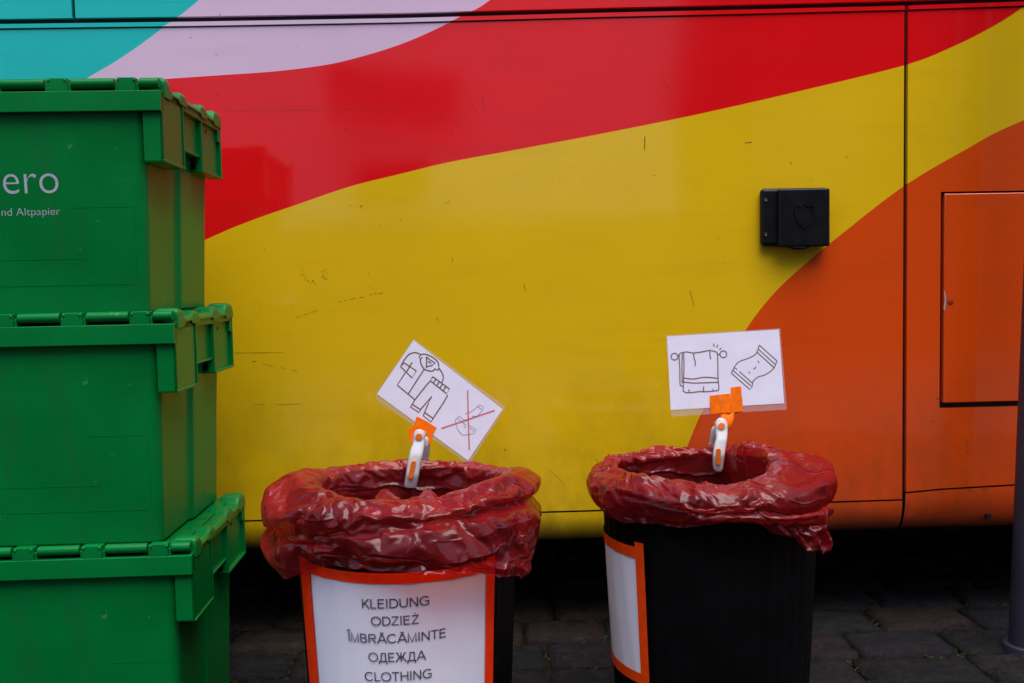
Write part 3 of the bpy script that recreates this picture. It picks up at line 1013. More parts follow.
h_ = 0.060                                       # half the stroke width
OV = arc_(.53, .5, .46, .45, 0, 360, 32)
AA = [[(.05, 0), (.44, .96), (.52, .96), (.91, 0)], [(.21, .33), (.75, .33)]]
EE = [[(.68, h_), (.11, h_), (.11, 1 - h_), (.66, 1 - h_)], [(.11, .53), (.62, .53)]]
CC = [arc_(.52, .5, .45, .45, 42, 320, 28)]
DDc = [[(.12, h_), (.12, .94), (.40, .94)] + arc_(.42, .5, .40, .44, 90, -90, 16) + [(.12, h_)]]
ZZ = [[(.08, .94), (.68, .94), (.07, h_), (.72, h_)]]
II = [[(.13, 0), (.13, 1)]]
BRV = [arc_(.48, 1.22, .17, .13, 200, 340, 10)]
GLYPHS = {
 'K': ([[(.12, 0), (.12, 1)], [(.74, 1), (.14, .40)], [(.32, .58), (.77, 0)]], .80),
 'L': ([[(.11, 1), (.11, h_), (.62, h_)]], .66), 'E': (EE, .75), 'I': (II, .27),
 'D': (DDc, .88), 'U': ([[(.12, 1), (.12, .38)] + arc_(.45, .38, .33, .32, 180, 360, 14) + [(.78, 1)]], .90),
 'N': ([[(.12, 0), (.12, 1)], [(.12, .96), (.78, .04)], [(.78, 0), (.78, 1)]], .90),
 'G': ([arc_(.54, .5, .46, .45, 44, 315, 26) + [(.88, .16), (.88, .47), (.54, .47)]], 1.02),
 'O': ([OV], 1.06), 'Z': (ZZ, .78), 'Ż': (ZZ + [[(.34, 1.19), (.46, 1.19)]], .78),
 'Î': (II + [[(-.06, 1.10), (.13, 1.30), (.32, 1.10)]], .27),
 'M': ([[(.11, 0), (.11, .97), (.47, .04), (.83, .97), (.83, 0)]], .94),
 'B': ([[(.12, h_), (.12, .94), (.40, .94)] + arc_(.42, .735, .24, .205, 90, -90, 12) + [(.12, .53)], [(.40, .53)] + arc_(.44, .295, .26, .235, 90, -90, 12) + [(.12, h_)]], .80),
 'R': ([[(.12, 0), (.12, .94), (.48, .94)] + arc_(.52, .715, .24, .225, 90, -90, 12) + [(.12, .49)], [(.44, .49), (.80, 0)]], .88),
 'Ă': (AA + BRV, .90), 'A': (AA, .90), 'C': (CC, .96),
 'T': ([[(.02, .94), (.74, .94)], [(.38, .94), (.38, 0)]], .76), 'H': ([[(.12, 0), (.12, 1)], [(.78, 0), (.78, 1)], [(.12, .53), (.78, .53)]], .90),
 'Д': ([[(.06, -.22), (.06, h_), (.84, h_), (.84, -.22)], [(.18, h_), (.27, .35), (.30, .94), (.72, .94), (.72, h_)]], .90),
 'Ж': ([[(.56, 0), (.56, 1)], [(.06, 1), (.20, .96), (.36, .58), (.56, .52)], [(.56, .52), (.34, .44), (.04, 0)], [(1.06, 1), (.92, .96), (.76, .58), (.56, .52)], [(.56, .52), (.78, .44), (1.08, 0)]], 1.12),
}
CYR = {'О': 'O', 'Е': 'E', 'А': 'A'}


def stroke_quads(pts, w):
    closed = (abs(pts[0][0] - pts[-1][0]) + abs(pts[0][1] - pts[-1][1])) < 1e-4
    if closed: pts = pts[:-1]
    n = len(pts); L = []; Rr = []
    for i in range(n):
        p = Vector(pts[i])
        a = Vector(pts[i - 1]) if (i or closed) else None
        b = Vector(pts[(i + 1) % n]) if (i < n - 1 or closed) else None
        d0 = (p - a).normalized() if a is not None else (b - p).normalized()
        d1 = (b - p).normalized() if b is not None else d0
        n0 = Vector((-d0.y, d0.x)); n1 = Vector((-d1.y, d1.x))
        mit = (n0 + n1)
        mit = mit.normalized() if mit.length > 1e-6 else n0
        sc_ = min(1.8, 1.0 / max(.3, mit.dot(n0)))
        L.append(p + mit * w * sc_); Rr.append(p - mit * w * sc_)
    return [[L[i], L[(i + 1) % n], Rr[(i + 1) % n], Rr[i]] for i in range(n if closed else n - 1)]


sx, sy = lambda X: 295 + X / 4.995, lambda Y: 560 + Y / 4.995
for (word, a, b, c2, d2, cap) in (('KLEIDUNG', 336, 240, 671, 223, 47), ('ODZIEŻ', 380, 326, 621, 316, 45), ('ÎMBRĂCĂMINTE', 262, 404, 753, 384, 46), ('ОДЕЖДА', 368, 506, 655, 496, 46), ('CLOTHING', 350, 602, 683, 586, 46)):
    t0, z0 = hit_bin(sx(a), sy(b), cA, .003); t1, z1_ = hit_bin(sx(c2), sy(d2), cA, .003)
    zc_ = hit_bin(sx((a + c2) / 2), sy((b + d2) / 2 - 50), cA, .003)[1] - hit_bin(sx((a + c2) / 2), sy((b + d2) / 2), cA, .003)[1]
    sc_ = zc_ * (cap / 50)
    quads = []; x = 0.0
    for ch in word:
        st, adv = GLYPHS[CYR.get(ch, ch)]
        for k_, pl_ in enumerate(st):
            for q in stroke_quads(pl_, h_): quads.append(([(x + p.x, p.y) for p in q], k_))
        x += adv + .045
    xs = [p[0] for q, _ in quads for p in q]; xa, xb = min(xs), max(xs)
    mb = MB()
    for q, k_ in quads:
        mb.face([on_bin(t0 + (t1 - t0) * (px - xa) / (xb - xa), z0 + (z1_ - z0) * (px - xa) / (xb - xa) + py * sc_, .0036 + .00008 * k_) for px, py in q])
    mb.build('lettering', INK_TXT, notA)

# sheet on the second bin
thr0, zr0 = hit_bin(637, 558, cB); thr1, _ = hit_bin(645.5, 556, cB)
zpt = hit_bin(637, 558, cB)[1]; zpb = hit_bin(640, 672, cB)[1]
thl0 = thr0 - 1.35
mb = MB(); patch(mb, thl0, thr0 + .02, zpb - .004, zpt + .004, .0022, m=24, wob=.0016)
notB = mb.build('notice_sheet', NOTICE_P, binB, smooth=True)
mb = MB()
patch(mb, thl0, thr0 + .03, zpt, zpt + .0185, .0034, m=3, wob=.0006)
patch(mb, thr0, thr1, zpb - .05, zpt + .0275, .0041, m=24, wob=.0006, seed=1)
patch(mb, thl0, thr0 + .0, zpb - .018, zpb, .0034, m=3, wob=.0006, seed=6)
patch(mb, thl0 - .1, thl0, zpb - .02, zpt + .0185, .0041, m=24, wob=.0006, seed=7)
mb.build('tape_border', NEON_OR, notB, smooth=True)


# ------------------------------------------------------------------ red bags
def ang_interp(keys, th):
    """keys: list of (deg, value) periodic, smooth"""
    d = math.degrees(th) % 360
    ks = sorted(keys)
    for i in range(len(ks)):
        a0, v0 = ks[i]; a1, v1 = ks[(i + 1) % len(ks)]
        if i == len(ks) - 1: a1 += 360
        dd = d if d >= a0 else d + 360
        if a0 <= dd <= a1:
            t = (dd - a0) / (a1 - a0); t = t * t * (3 - 2 * t)
            return v0 + (v1 - v0) * t
    return ks[0][1]


def profA(th):
    zt = ang_interp([(0, .478), (45, .474), (90, .473), (135, .474), (180, .486), (215, .484), (270, .476), (310, .480)], th)
    ro = ang_interp([(0, .219), (90, .205), (150, .216), (185, .230), (225, .226), (270, .208), (315, .216)], th)
    ri = ang_interp([(0, .143), (60, .158), (90, .165), (130, .155), (180, .132), (215, .136), (250, .152), (270, .152), (310, .138)], th)
    zc_ = ang_interp([(0, .438), (90, .43), (180, .405), (215, .418), (270, .450), (310, .452)], th)
    zh = ang_interp([(0, .358), (40, .365), (90, .37), (180, .358), (200, .360), (235, .378), (270, .379), (295, .366), (315, .348), (335, .335), (348, .330)], th)
    rb = ang_interp([(0, .222), (90, .20), (180, .226), (270, .212), (340, .226)], th)
    rh = ang_interp([(0, .216), (90, .19), (180, .228), (270, .204), (340, .226), (350, .234)], th)
    return [(.09, .13), (.150, .20), (min(ri, .155), .33), (ri, zt - .055), (ri + .006, zt - .018), ((ri + ro) / 2, zt), (ro - .008, zt - .014), (ro, (zt + zc_) / 2), (ro - .010, zc_ + .006),
            (RT + .014, zc_ - .001), (rb, zc_ - .013), (rb + .002, (zc_ + zh) / 2), (rh + .002, zh + .016), (rh - .001, zh + .014), (rh, zh)]


def profB(th):
    zt = ang_interp([(0, .506), (30, .512), (60, .492), (90, .480), (135, .484), (180, .492), (225, .488), (262, .480), (290, .483), (330, .498)], th)
    ro = ang_interp([(0, .208), (30, .206), (90, .200), (180, .200), (230, .204), (270, .206), (310, .210), (340, .211)], th)
    ri = ang_interp([(0, .085), (25, .075), (48, .118), (70, .162), (90, .166), (135, .168), (180, .164), (225, .160), (262, .148), (300, .120), (330, .10)], th)
    zc_ = ang_interp([(0, .420), (90, .43), (180, .44), (270, .448), (310, .430)], th)
    zh = ang_interp([(0, .385), (20, .39), (90, .39), (180, .392), (235, .405), (262, .424), (278, .414), (288, .365), (298, .330), (310, .320), (325, .335), (345, .395)], th)
    rb = ang_interp([(0, .208), (30, .206), (90, .198), (180, .200), (270, .204), (300, .216), (325, .230), (345, .222)], th)
    rh = ang_interp([(0, .203), (90, .19), (180, .195), (270, .196), (300, .210), (325, .222), (345, .214)], th)
    return [(.09, .13), (.145, .22), (min(ri + .04, .155), .34), (ri + .012, zt - .075), (ri, zt - .024), (ri + .022, zt - .006), ((ri + ro) / 2 + .01, zt), (ro - .008, zt - .012), (ro, zt - .035), (ro - .003, zc_ + .008),
            (ro - .006, zc_ - .004), (rb, zc_ - .02), (rb - .002, (zc_ + zh) / 2 - .004), (rh + .004, zh + .012), (rh, zh)]


NU, NV = 256, 56


def resample(pts, n):
    L = [0]
    for a, b in zip(pts, pts[1:]): L.append(L[-1] + math.hypot(a[0] - b[0], a[1] - b[1]))
    out = []; k = 0
    for q in range(n):
        d = L[-1] * q / (n - 1)
        while k < len(L) - 2 and L[k + 1] < d: k += 1
        t = (d - L[k]) / max(1e-9, L[k + 1] - L[k])
        out.append((pts[k][0] + (pts[k + 1][0] - pts[k][0]) * t, pts[k][1] + (pts[k + 1][1] - pts[k][1]) * t))
    return out


def start_film(prof, seed, spread, pull, free, slot):
    """film laid over a bin rim, a little too large for it, ready to settle"""
    vs = []; fs = []; crest = []
    for iu in range(NU):
        th = 2 * math.pi * iu / NU
        full = smooth_pts(prof(th), 12)
        k0 = next(k for k, q in enumerate(full) if q[1] > .345)
        pts = resample(full[k0:], NV)
        top = max(range(NV), key=lambda k: pts[k][1]); crest.append(top)
        for k, (r, z) in enumerate(pts):
            p = Vector((r * math.cos(th), r * math.sin(th), z))
            n_ = noise.noise(p * 14 + Vector((seed, 0, 0))) * .006 + noise.noise(p * 40 + Vector((0, seed, 0))) * .003
            r2 = r + n_
            if k > top and z < .462: r2 = max(r2, RT + .0165 if z > .405 else bin_r(z) + .010)
            elif k <= top and z < .462: r2 = min(r2, .1655)
            vs.append((r2 * math.cos(th), r2 * math.sin(th), z + .5 * n_))
    for iu in range(NU):
        k = (iu + 1) % NU
        for j in range(NV - 1):
            fs.append((iu * NV + j, k * NV + j, k * NV + j + 1, iu * NV + j + 1))
    me = bpy.data.meshes.new('film'); me.from_pydata(vs, [], fs)
    o = bpy.data.objects.new('film', me); col.objects.link(o); o.location = (slot, 0, 0)
    vg = o.vertex_groups.new(name='held')
    vg.add([iu * NV + j for iu in range(NU) for j in range(0, max(3, crest[iu] - free))], 1.0, 'REPLACE')
    mb = MB(); n = 120
    ring = [(.1835 + .0115 * math.cos(2 * math.pi * k / 14), .440 + .0165 * math.sin(2 * math.pi * k / 14)) for k in range(15)]
    mb.loft([[(r * math.cos(2 * math.pi * i / n), r * math.sin(2 * math.pi * i / n), z) for i in range(n)] for r, z in ring], cap0=False, cap1=False)
    b = mb.build('rim_form', BIN_PL, None, weld=True); b.location = (slot, 0, 0)
    b.modifiers.new('collide', 'COLLISION')
    b.collision.thickness_outer = .003; b.collision.thickness_inner = .005; b.collision.cloth_friction = 40
    m = o.modifiers.new('cloth', 'CLOTH'); t = m.settings
    t.quality = 8; t.mass = .02; t.air_damping = 3
    t.tension_stiffness = 40; t.compression_stiffness = 40; t.shear_stiffness = 15; t.bending_stiffness = .003; t.bending_model = 'ANGULAR'
    t.tension_damping = 10; t.compression_damping = 10; t.shear_damping = 10; t.bending_damping = .1
    t.vertex_group_mass = 'held'; t.pin_stiffness = 1; t.shrink_min = spread; t.effector_weights.gravity = pull
    cs = m.collision_settings
    cs.collision_quality = 4; cs.distance_min = .003; cs.use_self_collision = True; cs.self_distance_min = .0022; cs.self_friction = 5
    m.point_cache.frame_start = 1; m.point_cache.frame_end = 30
    return o, b, crest


def finish_film(o, b, crest, c, label, swell, seed):
    dg = bpy.context.evaluated_depsgraph_get()
    me = o.evaluated_get(dg).to_mesh()
    co = []
    for k, v in enumerate(me.vertices):
        x, y, z = v.co; r = math.hypot(x, y)
        inside = (k % NV) <= crest[k // NV]
        if not inside: r_ = r + swell * min(1, ((k % NV) - crest[k // NV]) / 14); x *= r_ / r; y *= r_ / r; r = r_
        if not inside and z < .424: rm = max(r, bin_r(z) + .006)
        elif inside and z < .44: rm = min(r, bin_r(min(z, BH)) - .010)
        else: rm = r
        co.append((x * rm / r, y * rm / r, z))
    old = o.data
    bpy.data.objects.remove(o); bpy.data.objects.remove(b); bpy.data.meshes.remove(old)
    mb = MB(); mb.v = list(co)
    for i in range(NU):
        k = (i + 1) % NU
        for j in range(NV - 1):
            mb.f.append([i * NV + j, k * NV + j, k * NV + j + 1, i * NV + j + 1]); mb.m.append(0)
    prev = [i * NV for i in range(NU)]
    # slack film bunched up inside the bin
    rings = ((.985, .352), (.95, .362), (.88, .374), (.78, .386), (.66, .396), (.53, .402), (.40, .404), (.27, .402), (.14, .398), (.05, .396))
    for (sc, zz) in rings:
        cur = []
        for i in range(NU):
            x, y = co[i * NV][0] * sc, co[i * NV][1] * sc
            w_ = Vector((noise.noise((x * 9, y * 9, seed)), noise.noise((x * 9, y * 9, seed + 7)), 0)) * .05
            q = Vector((x, y, 0)) + w_
            fold = (1 - min(1, abs(noise.noise((q.x * 13 + q.y * 7, q.y * 4, seed))) * 2.4)) ** 2 * .026 + .020 * noise.noise((q.x * 9, q.y * 9, seed + 3)) + .006 * noise.noise((q.x * 38, q.y * 38, seed))
            cur.append(mb.vert((x, y, zz + fold * 1.15 * min(1, (1 - sc) / .15) + .016 * min(1, (1 - sc) / .3) - .004)))
        for i in range(NU):
            k = (i + 1) % NU; mb.f.append([cur[i], cur[k], prev[k], prev[i]]); mb.m.append(0)
        prev = cur
    cv = mb.vert((0, 0, .394))
    for i in range(NU): mb.f.append([prev[(i + 1) % NU], prev[i], cv]); mb.m.append(0)
    f = mb.build('bin_bag', FILM, None, smooth=True)
    ss = f.modifiers.new('smooth', 'SUBSURF'); ss.levels = 1; ss.render_levels = 1
    f.location = (c[0], c[1], 0)
    tag(f, label, 'bin bag', 'red bags lining the bins')


filmA = start_film(profA, 3.7, -0.05, .12, 8, 40.0)
filmB = start_film(profB, 8.2, -0.065, .22, 9, 44.0)
scene.frame_start = 1; scene.frame_end = 20
for f_ in range(1, 21): scene.frame_set(f_)
finish_film(*filmA, cA, 'shiny red bag turned down over the bin with the clothing notice', .001, 1.5)
finish_film(*filmB, cB, 'shiny red bag with a drooping lobe over the bin nearer the grey pole', .001, 6.5)
scene.frame_set(1)


# ------------------------------------------------------------------ sign cards and clamps
def ribbon(mb, P, N, w, closed=False, lift=0.0):
    """flat printed stroke through 3d points P on a plane with normal N"""
    P = [Vector(p) + N * lift for p in P]
    n = len(P)
    L = []; Rr = []
    for i in range(n):
        a = P[i - 1] if (i > 0 or closed) else P[i]
        b = P[(i + 1) % n] if (i < n - 1 or closed) else P[i]
        d = (b - a).normalized()
        s = d.cross(N).normalized()
        L.append(P[i] + s * w * .5); Rr.append(P[i] - s * w * .5)
    k = n if closed else n - 1
    for i in range(k):
        j = (i + 1) % n
        mb.face([L[i], L[j], Rr[j], Rr[i]])


def make_card(label, corners, lam, P0, N, strokes, group):
    """corners / lam / strokes in photo pixels, landing on the plane (P0, N facing the camera)"""
    pl = lambda q: on_plane(q[0], q[1], P0, N)
    pc = [pl(q) for q in corners]
    base = (pc[2] + pc[3]) / 2
    root = empty('sign_card', base, label, 'sign', group)
    def build(mb, name, mat, parent=root, **k):
        mb.v = [tuple(Vector(v) - base) for v in mb.v]
        return mb.build(name, mat, parent, **k)
    mb = MB(); mb.prism([pl(q) - N * .0006 for q in lam], -N * .0005); lamo = build(mb, 'laminate', LAMI)
    mb = MB(); mb.prism([p for p in pc], -N * .0004); pap = build(mb, 'paper_sheet', PAPER)
    for (name, mat, w, lift, lines) in strokes:
        mb = MB()
        for ln in lines:
            closed = ln[0] == 'c'
            pts = ln[1:] if closed else ln
            ribbon(mb, [pl(q) for q in pts], N, w, closed, lift)
        build(mb, name, mat, pap)
    return root, pl


def sp(pts, n=6): return [(a, b) for a, b in smooth_pts(pts, n)]


def circ(cx, cy, r, n=16): return ['c'] + [(cx + r * math.cos(2 * math.pi * k / n), cy + r * math.sin(2 * math.pi * k / n)) for k in range(n)]


# first card: jacket and trousers, crossed-out underwear
Z1 = lambda x, y: (370 + x / 7.5875, 335 + y / 7.589)
Z2 = lambda x, y: (430 + x / 8.0375, 380 + y / 8.035)


def z1(pts, smooth=False):
    q = [Z1(*p) for p in pts]; return sp(q) if smooth else q


def z2(pts, smooth=False):
    q = [Z2(*p) for p in pts]; return sp(q) if smooth else q


jacket = [
    z1([(238, 228), (268, 178), (300, 145), (345, 133), (385, 148)], True),          # left shoulder and sleeve
    z1([(385, 148), (372, 168), (384, 182), (398, 168)]), z1([(385, 148), (402, 145), (432, 148), (480, 172), (515, 205), (522, 240)], True),
    z1([(384, 182), (385, 212), (412, 258), (450, 272), (478, 272), (492, 255)], True), z1([(492, 255), (515, 268), (524, 246)]),
    z1([(428, 165), (430, 205), (428, 250)]), z1([(428, 165), (450, 185), (495, 212), (468, 232), (428, 240)]), z1([(440, 200), (465, 215)]),
    z1([(524, 252), (548, 290), (556, 325), (545, 362)], True),                        # right sleeve
    z1([(412, 258), (292, 444)]),                                                        # zip
    z1([(238, 228), (232, 238), (318, 325), (352, 272), (262, 212), (238, 228)]), z1([(300, 240), (276, 282)]), z1([(300, 240), (310, 222), (322, 208)]),
    z1([(268, 285), (207, 380), (345, 494)]),                                            # body outline
]
trousers = [
    z1([(476, 316), (604, 410), (582, 445), (458, 348), (476, 316)]), z1([(500, 336), (480, 364)]), z1([(526, 354), (506, 384)]), z1([(550, 372), (530, 402)]), z1([(575, 390), (556, 424)]),
    z1([(458, 348), (430, 378), (340, 492), (308, 545), (372, 588), (392, 555), (470, 465), (432, 545), (404, 612), (462, 660), (500, 600), (560, 510), (590, 455)]),
    z1([(322, 525), (385, 568)]), z1([(418, 590), (478, 632)]),
]
under = [
    z2([(288, 262), (300, 270), (345, 245), (400, 198), (432, 220), (415, 255), (378, 290), (338, 290)], False), z2([(288, 262), (290, 280)]), z2([(385, 212), (415, 238)]),
    z2([(232, 290), (204, 325), (212, 350), (222, 395), (262, 440), (300, 438)], True), z2([(232, 290), (262, 312), (300, 330)]), z2([(222, 312), (292, 362)]), z2([(310, 362), (372, 398), (350, 432), (300, 438)]),
    z2([(318, 385), (355, 412)]), z2([(270, 365), (290, 385)]),
]
cross = [z2([(303, 80), (308, 320), (316, 562)]), z2([(92, 388), (300, 318), (520, 243)])]
N1 = Vector((-0.02, -1.0, 0.10)).normalized()
P1 = at(440, 430, 1.815)
card1, pl1 = make_card('laminated card tilted on its corner, drawn with jacket, trousers and crossed-out underwear',
                       [(413.5, 340.4), (502.5, 409.2), (468, 460.5), (377, 394)],
                       [(413.8, 338.6), (505.8, 407.0), (469, 464.5), (376.2, 399.5), (376, 393.5)], P1, N1,
                       [('clothes_drawing', INK, .0023, .0003, jacket + trousers), ('underwear_drawing', INK_THIN, .0012, .0003, under), ('red_cross', INK_RED, .0022, .0006, cross)],
                       'laminated picture cards on the bins')

# second card: towel on a rail and a smiling pillow
W1 = lambda x, y: (660 + x / 7.586, 325 + y / 7.589)
W2 = lambda x, y: (720 + x / 7.587, 325 + y / 7.589)


def w1(pts, smooth=False):
    q = [W1(*p) for p in pts]; return sp(q) if smooth else q


def w2(pts, smooth=False):
    q = [W2(*p) for p in pts]; return sp(q) if smooth else q


towel = [circ(660 + 110 / 7.586, 325 + 240 / 7.589, 3.4), circ(660 + 480 / 7.586, 325 + 222 / 7.589, 3.4),
         w1([(136, 236), (150, 228)]), w1([(436, 222), (455, 222)]),
         w1([(178, 208), (158, 212), (145, 232), (150, 330), (152, 445), (165, 462), (178, 466)], True),
         w1([(178, 208), (182, 300), (176, 480), (182, 505), (215, 514), (300, 505), (340, 506), (430, 498), (446, 480), (440, 400), (436, 230), (418, 202), (370, 194), (310, 205), (250, 212), (205, 204), (178, 208)], True),
         w1([(168, 218), (166, 330), (168, 440)]),
         w1([(255, 212), (258, 250), (268, 282), (264, 312)], True), w1([(378, 196), (378, 225), (384, 260)]),
         w1([(182, 402), (250, 410), (320, 398), (380, 398), (440, 405)], True), w1([(182, 432), (250, 440), (330, 438), (440, 434)], True),
         w1([(330, 465), (330, 502)]), w1([(222, 488), (218, 508)]), w1([(400, 486), (404, 500)]),
         w1([(408, 140), (410, 165)]), w1([(438, 150), (430, 172)]), w1([(464, 175), (450, 188)])]
pillow = [w2([(298, 152), (280, 205), (255, 232), (200, 258), (150, 275), (118, 305), (86, 365)], True),
          w2([(86, 365), (228, 490), (242, 470), (250, 428)]), w2([(250, 428), (285, 395), (340, 378), (390, 345), (412, 320), (432, 272)], True),
          w2([(298, 152), (432, 272)]), w2([(280, 205), (412, 325)]), w2([(288, 180), (400, 282), (420, 300)]), w2([(108, 322), (130, 338)]), w2([(146, 352), (245, 440)]), w2([(96, 342), (236, 462)]),
          w2([(288, 272), (296, 288)]), w2([(218, 354), (226, 366)]), w2([(254, 330), (266, 330), (272, 316)])]
N2 = Vector((0.03, -1.0, 0.12)).normalized()
P2 = at(727, 370, 1.872)
card2, pl2 = make_card('upright laminated card drawn with a towel on a rail and a smiling pillow',
                       [(667, 336.5), (779, 329.5), (784.2, 403.3), (670.7, 410)],
                       [(666, 335.3), (780.4, 328.3), (787.0, 409.5), (671.5, 416.5)], P2, N2,
                       [('towel_drawing', INK, .0021, .0003, towel), ('pillow_drawing', INK, .0018, .0003, pillow)],
                       'laminated picture cards on the bins')


def make_clamp(label, Yb, outline, pivot, slot, curve_pts, card_plane, star, neck, N, th=0.009):
    """spring clamp pinching the bin rim: a white lever in front, its twin behind the rim, orange jaws with tape"""
    P0 = card_plane
    base = at(slot[0], slot[1] + 12, Yb)
    root = empty('spring_clamp', base, label, 'clamp', 'spring clamps on the bin rims')
    def build(mb, name, mat, parent=root, **k):
        mb.v = [tuple(Vector(v) - base) for v in mb.v]
        return mb.build(name, mat, parent, **k)
    def yoff(py): return lerp_pts(curve_pts, py)
    mb = MB(); mb2 = MB()
    # outline = list of (py, left px, right px) from top to bottom
    L1 = []; L2 = []
    for (py, xl, xr) in smooth_pts(outline, 4):
        Y = Yb + yoff(py)
        a, b = at(xl, py, Y), at(xr, py, Y)
        e = (b - a) * .22
        ring = [a + Vector((0, .002, 0)), a + e * .35 + Vector((0, -.0015, 0)), a + e + Vector((0, -.0032, 0)), b - e + Vector((0, -.0032, 0)), b - e * .35 + Vector((0, -.0015, 0)), b + Vector((0, .002, 0)), b - e + Vector((0, th, 0)), a + e + Vector((0, th, 0))]
        L1.append(ring)
        L2.append([Vector((q.x + .006, 2 * (Yb + .034) - q.y, q.z - .022)) for q in ring])
    mb.loft(L1); h1 = build(mb, 'lever', WHITE_PL, smooth=True)
    mb2.loft(L2); build(mb2, 'lever', WHITE_PL, smooth=True)
    def disc(name, mat, c, rx, ry, y, d, n=24, tilt=0.0, parent=h1):
        m_ = MB(); pts = []
        for k in range(n):
            a = 2 * math.pi * k / n
            ex = rx * math.cos(a); ey = math.copysign(abs(math.sin(a)), math.sin(a)) * ry
            if ry > 2 * rx:
                ey = (ry - rx) * (1 if math.sin(a) >= 0 else -1) + rx * math.sin(a)
            pts.append(at(c[0] + ex + ey * tilt, c[1] + ey, Yb + yoff(c[1] + ey) + y))
        m_.prism(pts, (0, d, 0)); return build(m_, name, mat, parent, bevel=.0006, seg=1)
    disc('pivot_ring', WHITE_PL, pivot, 4.6, 4.6, -.0040, .004)
    disc('pivot_button', ORANGE_PL, pivot, 3.4, 3.4, -.0056, .005)
    disc('grip_inset', ORANGE_PL, slot[:2], slot[2], slot[3], -.0074, .007, tilt=slot[4])
    # spring rod between the two levers, orange jaws running up behind the card
    m_ = MB(); pv = at(pivot[0], pivot[1], Yb + yoff(pivot[1]))
    m_.tube(pv + Vector((-.004, .012, 0)), pv + Vector((.006, .05, -.002)), .007, n=14)
    build(m_, 'jaw', ORANGE_PL, bevel=.001, seg=1)
    # orange tape over the card edge
    m_ = MB()
    for st in star:
        m_.prism([on_plane(q[0], q[1], P0, N) + N * (.0010 + .0006 * k_) for k_, q in zip([0, 1, 0, 1, 0, 1, 0, 1, 0, 1, 0, 1], st)], -N * .0007)
    if neck:
        ls = []
        for (py, xl, xr, yy) in smooth_pts(neck, 4):
            a, b = at(xl, py, yy), at(xr, py, yy)
            ls.append([a, a.lerp(b, .3) + Vector((0, -.004, 0)), a.lerp(b, .55) + Vector((0, -.001, 0)), a.lerp(b, .8) + Vector((0, -.005, 0)), b, a.lerp(b, .5) + Vector((0, .008, 0))])
        m_.loft(ls)
    build(m_, 'tape', TAPE_OR, bevel=.0004, seg=1)
    return root


V5 = lambda x, y: (395 + x / 8.04, 410 + y / 8.035)
V6 = lambda x, y: (700 + x / 6.836, 380 + y / 6.83)
o1 = []
for (y, xl, xr) in ((160, 175, 215), (172, 160, 232), (195, 148, 243), (230, 142, 242), (270, 140, 238), (320, 122, 232), (400, 104, 215), (480, 92, 200), (560, 80, 186), (610, 74, 174), (624, 84, 166)):
    a = V5(xl, y); b = V5(xr, y); o1.append((a[1], a[0], b[0]))
star1 = [[V5(*q) for q in ((175, 50), (252, 88), (335, 142), (300, 205), (285, 285), (255, 275), (200, 255), (160, 200), (150, 140), (160, 95))],
         [V5(*q) for q in ((100, 150), (150, 128), (170, 180), (180, 290), (120, 270), (112, 200))]]
YbA = cA[1] + .150
make_clamp('white and orange clamp gripping the tilted clothing card, on the front bin rim', YbA, o1, V5(192, 217), (*V5(137, 482), 2.4, 9.0, -.20), [(420, .0), (440, -.002), (455, -.012), (475, -.014), (490, -.004)], P1, star1, None, N1)
# neck pieces sit in world depth, from the card down to the pivot
o2 = []
for (y, xl, xr) in ((262, 130, 160), (275, 115, 178), (300, 106, 190), (350, 106, 192), (400, 110, 188), (440, 100, 182), (500, 90, 174), (560, 88, 166), (605, 92, 160), (622, 104, 150)):
    a = V6(xl, y); b = V6(xr, y); o2.append((a[1], a[0], b[0]))
star2 = [[V6(*q) for q in ((66, 108), (134, 98), (140, 170), (142, 228), (75, 232), (66, 170))],
         [V6(*q) for q in ((138, 98), (205, 92), (212, 165), (214, 225), (144, 226), (140, 160))],
         [V6(*q) for q in ((210, 50), (278, 42), (288, 130), (292, 212), (216, 224), (210, 130))]]
YbB = cB[1] + .146
yk = P2.y
neck2 = [(V6(0, 205)[1], V6(90, 0)[0], V6(285, 0)[0], yk - .003), (V6(0, 235)[1], V6(135, 0)[0], V6(240, 0)[0], yk - .008), (V6(0, 270)[1], V6(145, 0)[0], V6(232, 0)[0], yk - .014), (V6(0, 310)[1], V6(160, 0)[0], V6(222, 0)[0], yk - .016), (V6(0, 340)[1], V6(170, 0)[0], V6(210, 0)[0], yk - .014)]
make_clamp('white and orange clamp holding the towel and pillow card by three tape strips', YbB, o2, V6(148, 316), (*V6(127, 525), 2.3, 8.2, -.02), [(418, .004), (430, .0), (440, -.008), (455, -.014), (472, -.006)], P2, star2, neck2, N2)

# ------------------------------------------------------------------ grey pole
pb = at(1010.0, 655, 1.985); pt_ = at(1023.2, 335, 1.985)
ax = (pt_ - pb).normalized()
rp = 0.036
pole = empty('grey_pole', (pb.x + rp, 1.985, 0.0), 'slim grey metal pole standing on the setts at the right edge of the bus', 'pole')
b0 = Vector((pb.x + rp, 1.985, 0)); b0 += ax * (0 - b0.z) / ax.z
lo = Vector((pb.x + rp, 1.985, pb.z)) - ax * (pb.z / ax.z)
mb = MB(); mb.tube(lo - Vector(pole.location), lo + ax * 2.6 - Vector(pole.location), rp, rp, 40)
mb.build('shaft', POLE_M, pole, smooth=False, bevel=.002)
mb = MB(); q = lo - Vector(pole.location)
mb.tube(q + Vector((0, 0, -.01)), q + Vector((0, 0, .012)), rp + .012, rp + .010, 40)
mb.build('base_collar', POLE_M, pole, bevel=.002)
for p_ in ('shaft',):
    for poly in bpy.data.objects[p_].data.polygons: poly.use_smooth = True

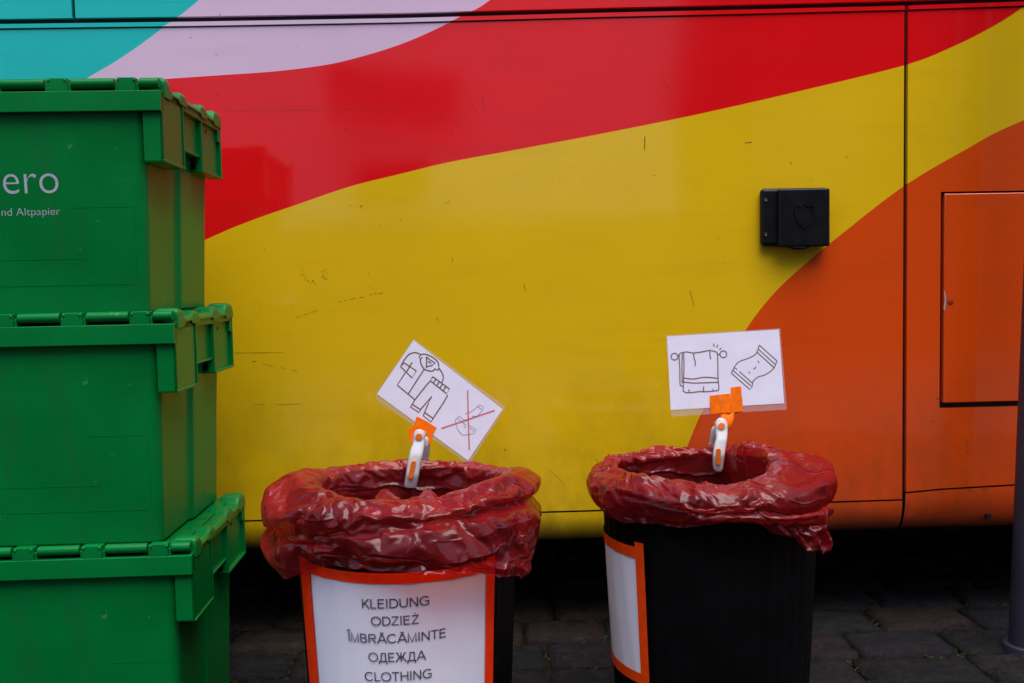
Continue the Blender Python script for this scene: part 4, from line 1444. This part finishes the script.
# ------------------------------------------------------------------ houses across the street (seen as reflections in the paint)
def house(name, label, x0, x1, Y, h, mat, wins):
    root = empty(name, ((x0 + x1) / 2, Y, 0), label, 'house')
    ox = (x0 + x1) / 2
    mb = MB(); mb.box(x0 - ox, x1 - ox, -5, 0, 0, h); mb.build('wall', mat, root)
    mb = MB(); mb.box(x0 - ox, x1 - ox, .003, .06, 0, 1.38); mb.build('reflection_dimmer', REFLECTION_DIMMER, root)  # dark base band added to weaken the wall's reflection in the yellow paint
    for (wx, wz, ww, wh) in wins:
        mb = MB(); mb.box(wx - ox, wx + ww - ox, -.02, .03, wz, wz + wh); w = mb.build('window', GLASS_DK, root)
        mb = MB(); mb.box(wx - ox - .08, wx + ww - ox + .08, .032, .12, wz - .08, wz); mb.build('sill', mat, w)
    mb = MB(); mb.box(x0 - ox - .2, x1 - ox + .2, -5.2, .25, h + .003, h + .5); mb.build('roof', BRICK, root, bevel=.05)
    return root


HY = -6.0
REFLECTION_DIMMER = plain('dark_reflection_dimmer', (0.06, 0.055, 0.05), 0.8, 0.15, 0.3, 5)  # for the added band that dims the mirrored house fronts
house('pale_house', 'pale plastered house across the street, mirrored in the bus paint', -7.0, 2.15, HY, 5.2, PLASTER,
      [(-1.35, 2.35, 1.25, .62), (-1.2, 1.5, .75, .55), (-4.2, 1.5, 1.2, 1.3)])
house('brick_house', 'dark brick house across the street beside the pale one', 2.2, 12.0, HY - .8, 5.6, BRICK, [(3.2, 1.5, 1.2, 1.3), (5.6, 1.5, 1.2, 1.3)])

# ------------------------------------------------------------------ light
SUN_EL, SUN_AZ = 70.0, 165.0           # overcast: a very broad soft sun high over the street
w = bpy.data.worlds.new('World'); scene.world = w; w.use_nodes = True
nt = w.node_tree
bg = nt.nodes['Background']
sky = nt.nodes.new('ShaderNodeTexSky'); sky.sky_type = 'NISHITA'; sky.sun_disc = False
sky.sun_elevation = R(SUN_EL); sky.sun_rotation = R(SUN_AZ)
sky.air_density = 1.0; sky.dust_density = 2.0; sky.ozone_density = 1.0
nt.links.new(sky.outputs[0], bg.inputs[0]); bg.inputs[1].default_value = 0.10
sd = bpy.data.lights.new('sun', 'SUN'); sd.energy = 1.5; sd.angle = R(52); sd.color = (1.0, .95, .88)
so = bpy.data.objects.new('sun', sd); col.objects.link(so)
to_sun = Vector((math.sin(R(SUN_AZ)) * math.cos(R(SUN_EL)), math.cos(R(SUN_AZ)) * math.cos(R(SUN_EL)), math.sin(R(SUN_EL))))
so.rotation_euler = to_sun.to_track_quat('Z', 'Y').to_euler()
so.location = (0, 3, 8)

scene.view_settings.view_transform = 'Standard'
scene.view_settings.look = 'None'
scene.view_settings.exposure = 1.25
scene.view_settings.gamma = 1.0
scene.view_settings.use_curve_mapping = False
scene.cycles.max_bounces = 8
scene.cycles.transparent_max_bounces = 16
scene.cycles.use_denoising = True
scene.cycles.caustics_reflective = False
scene.cycles.caustics_refractive = False
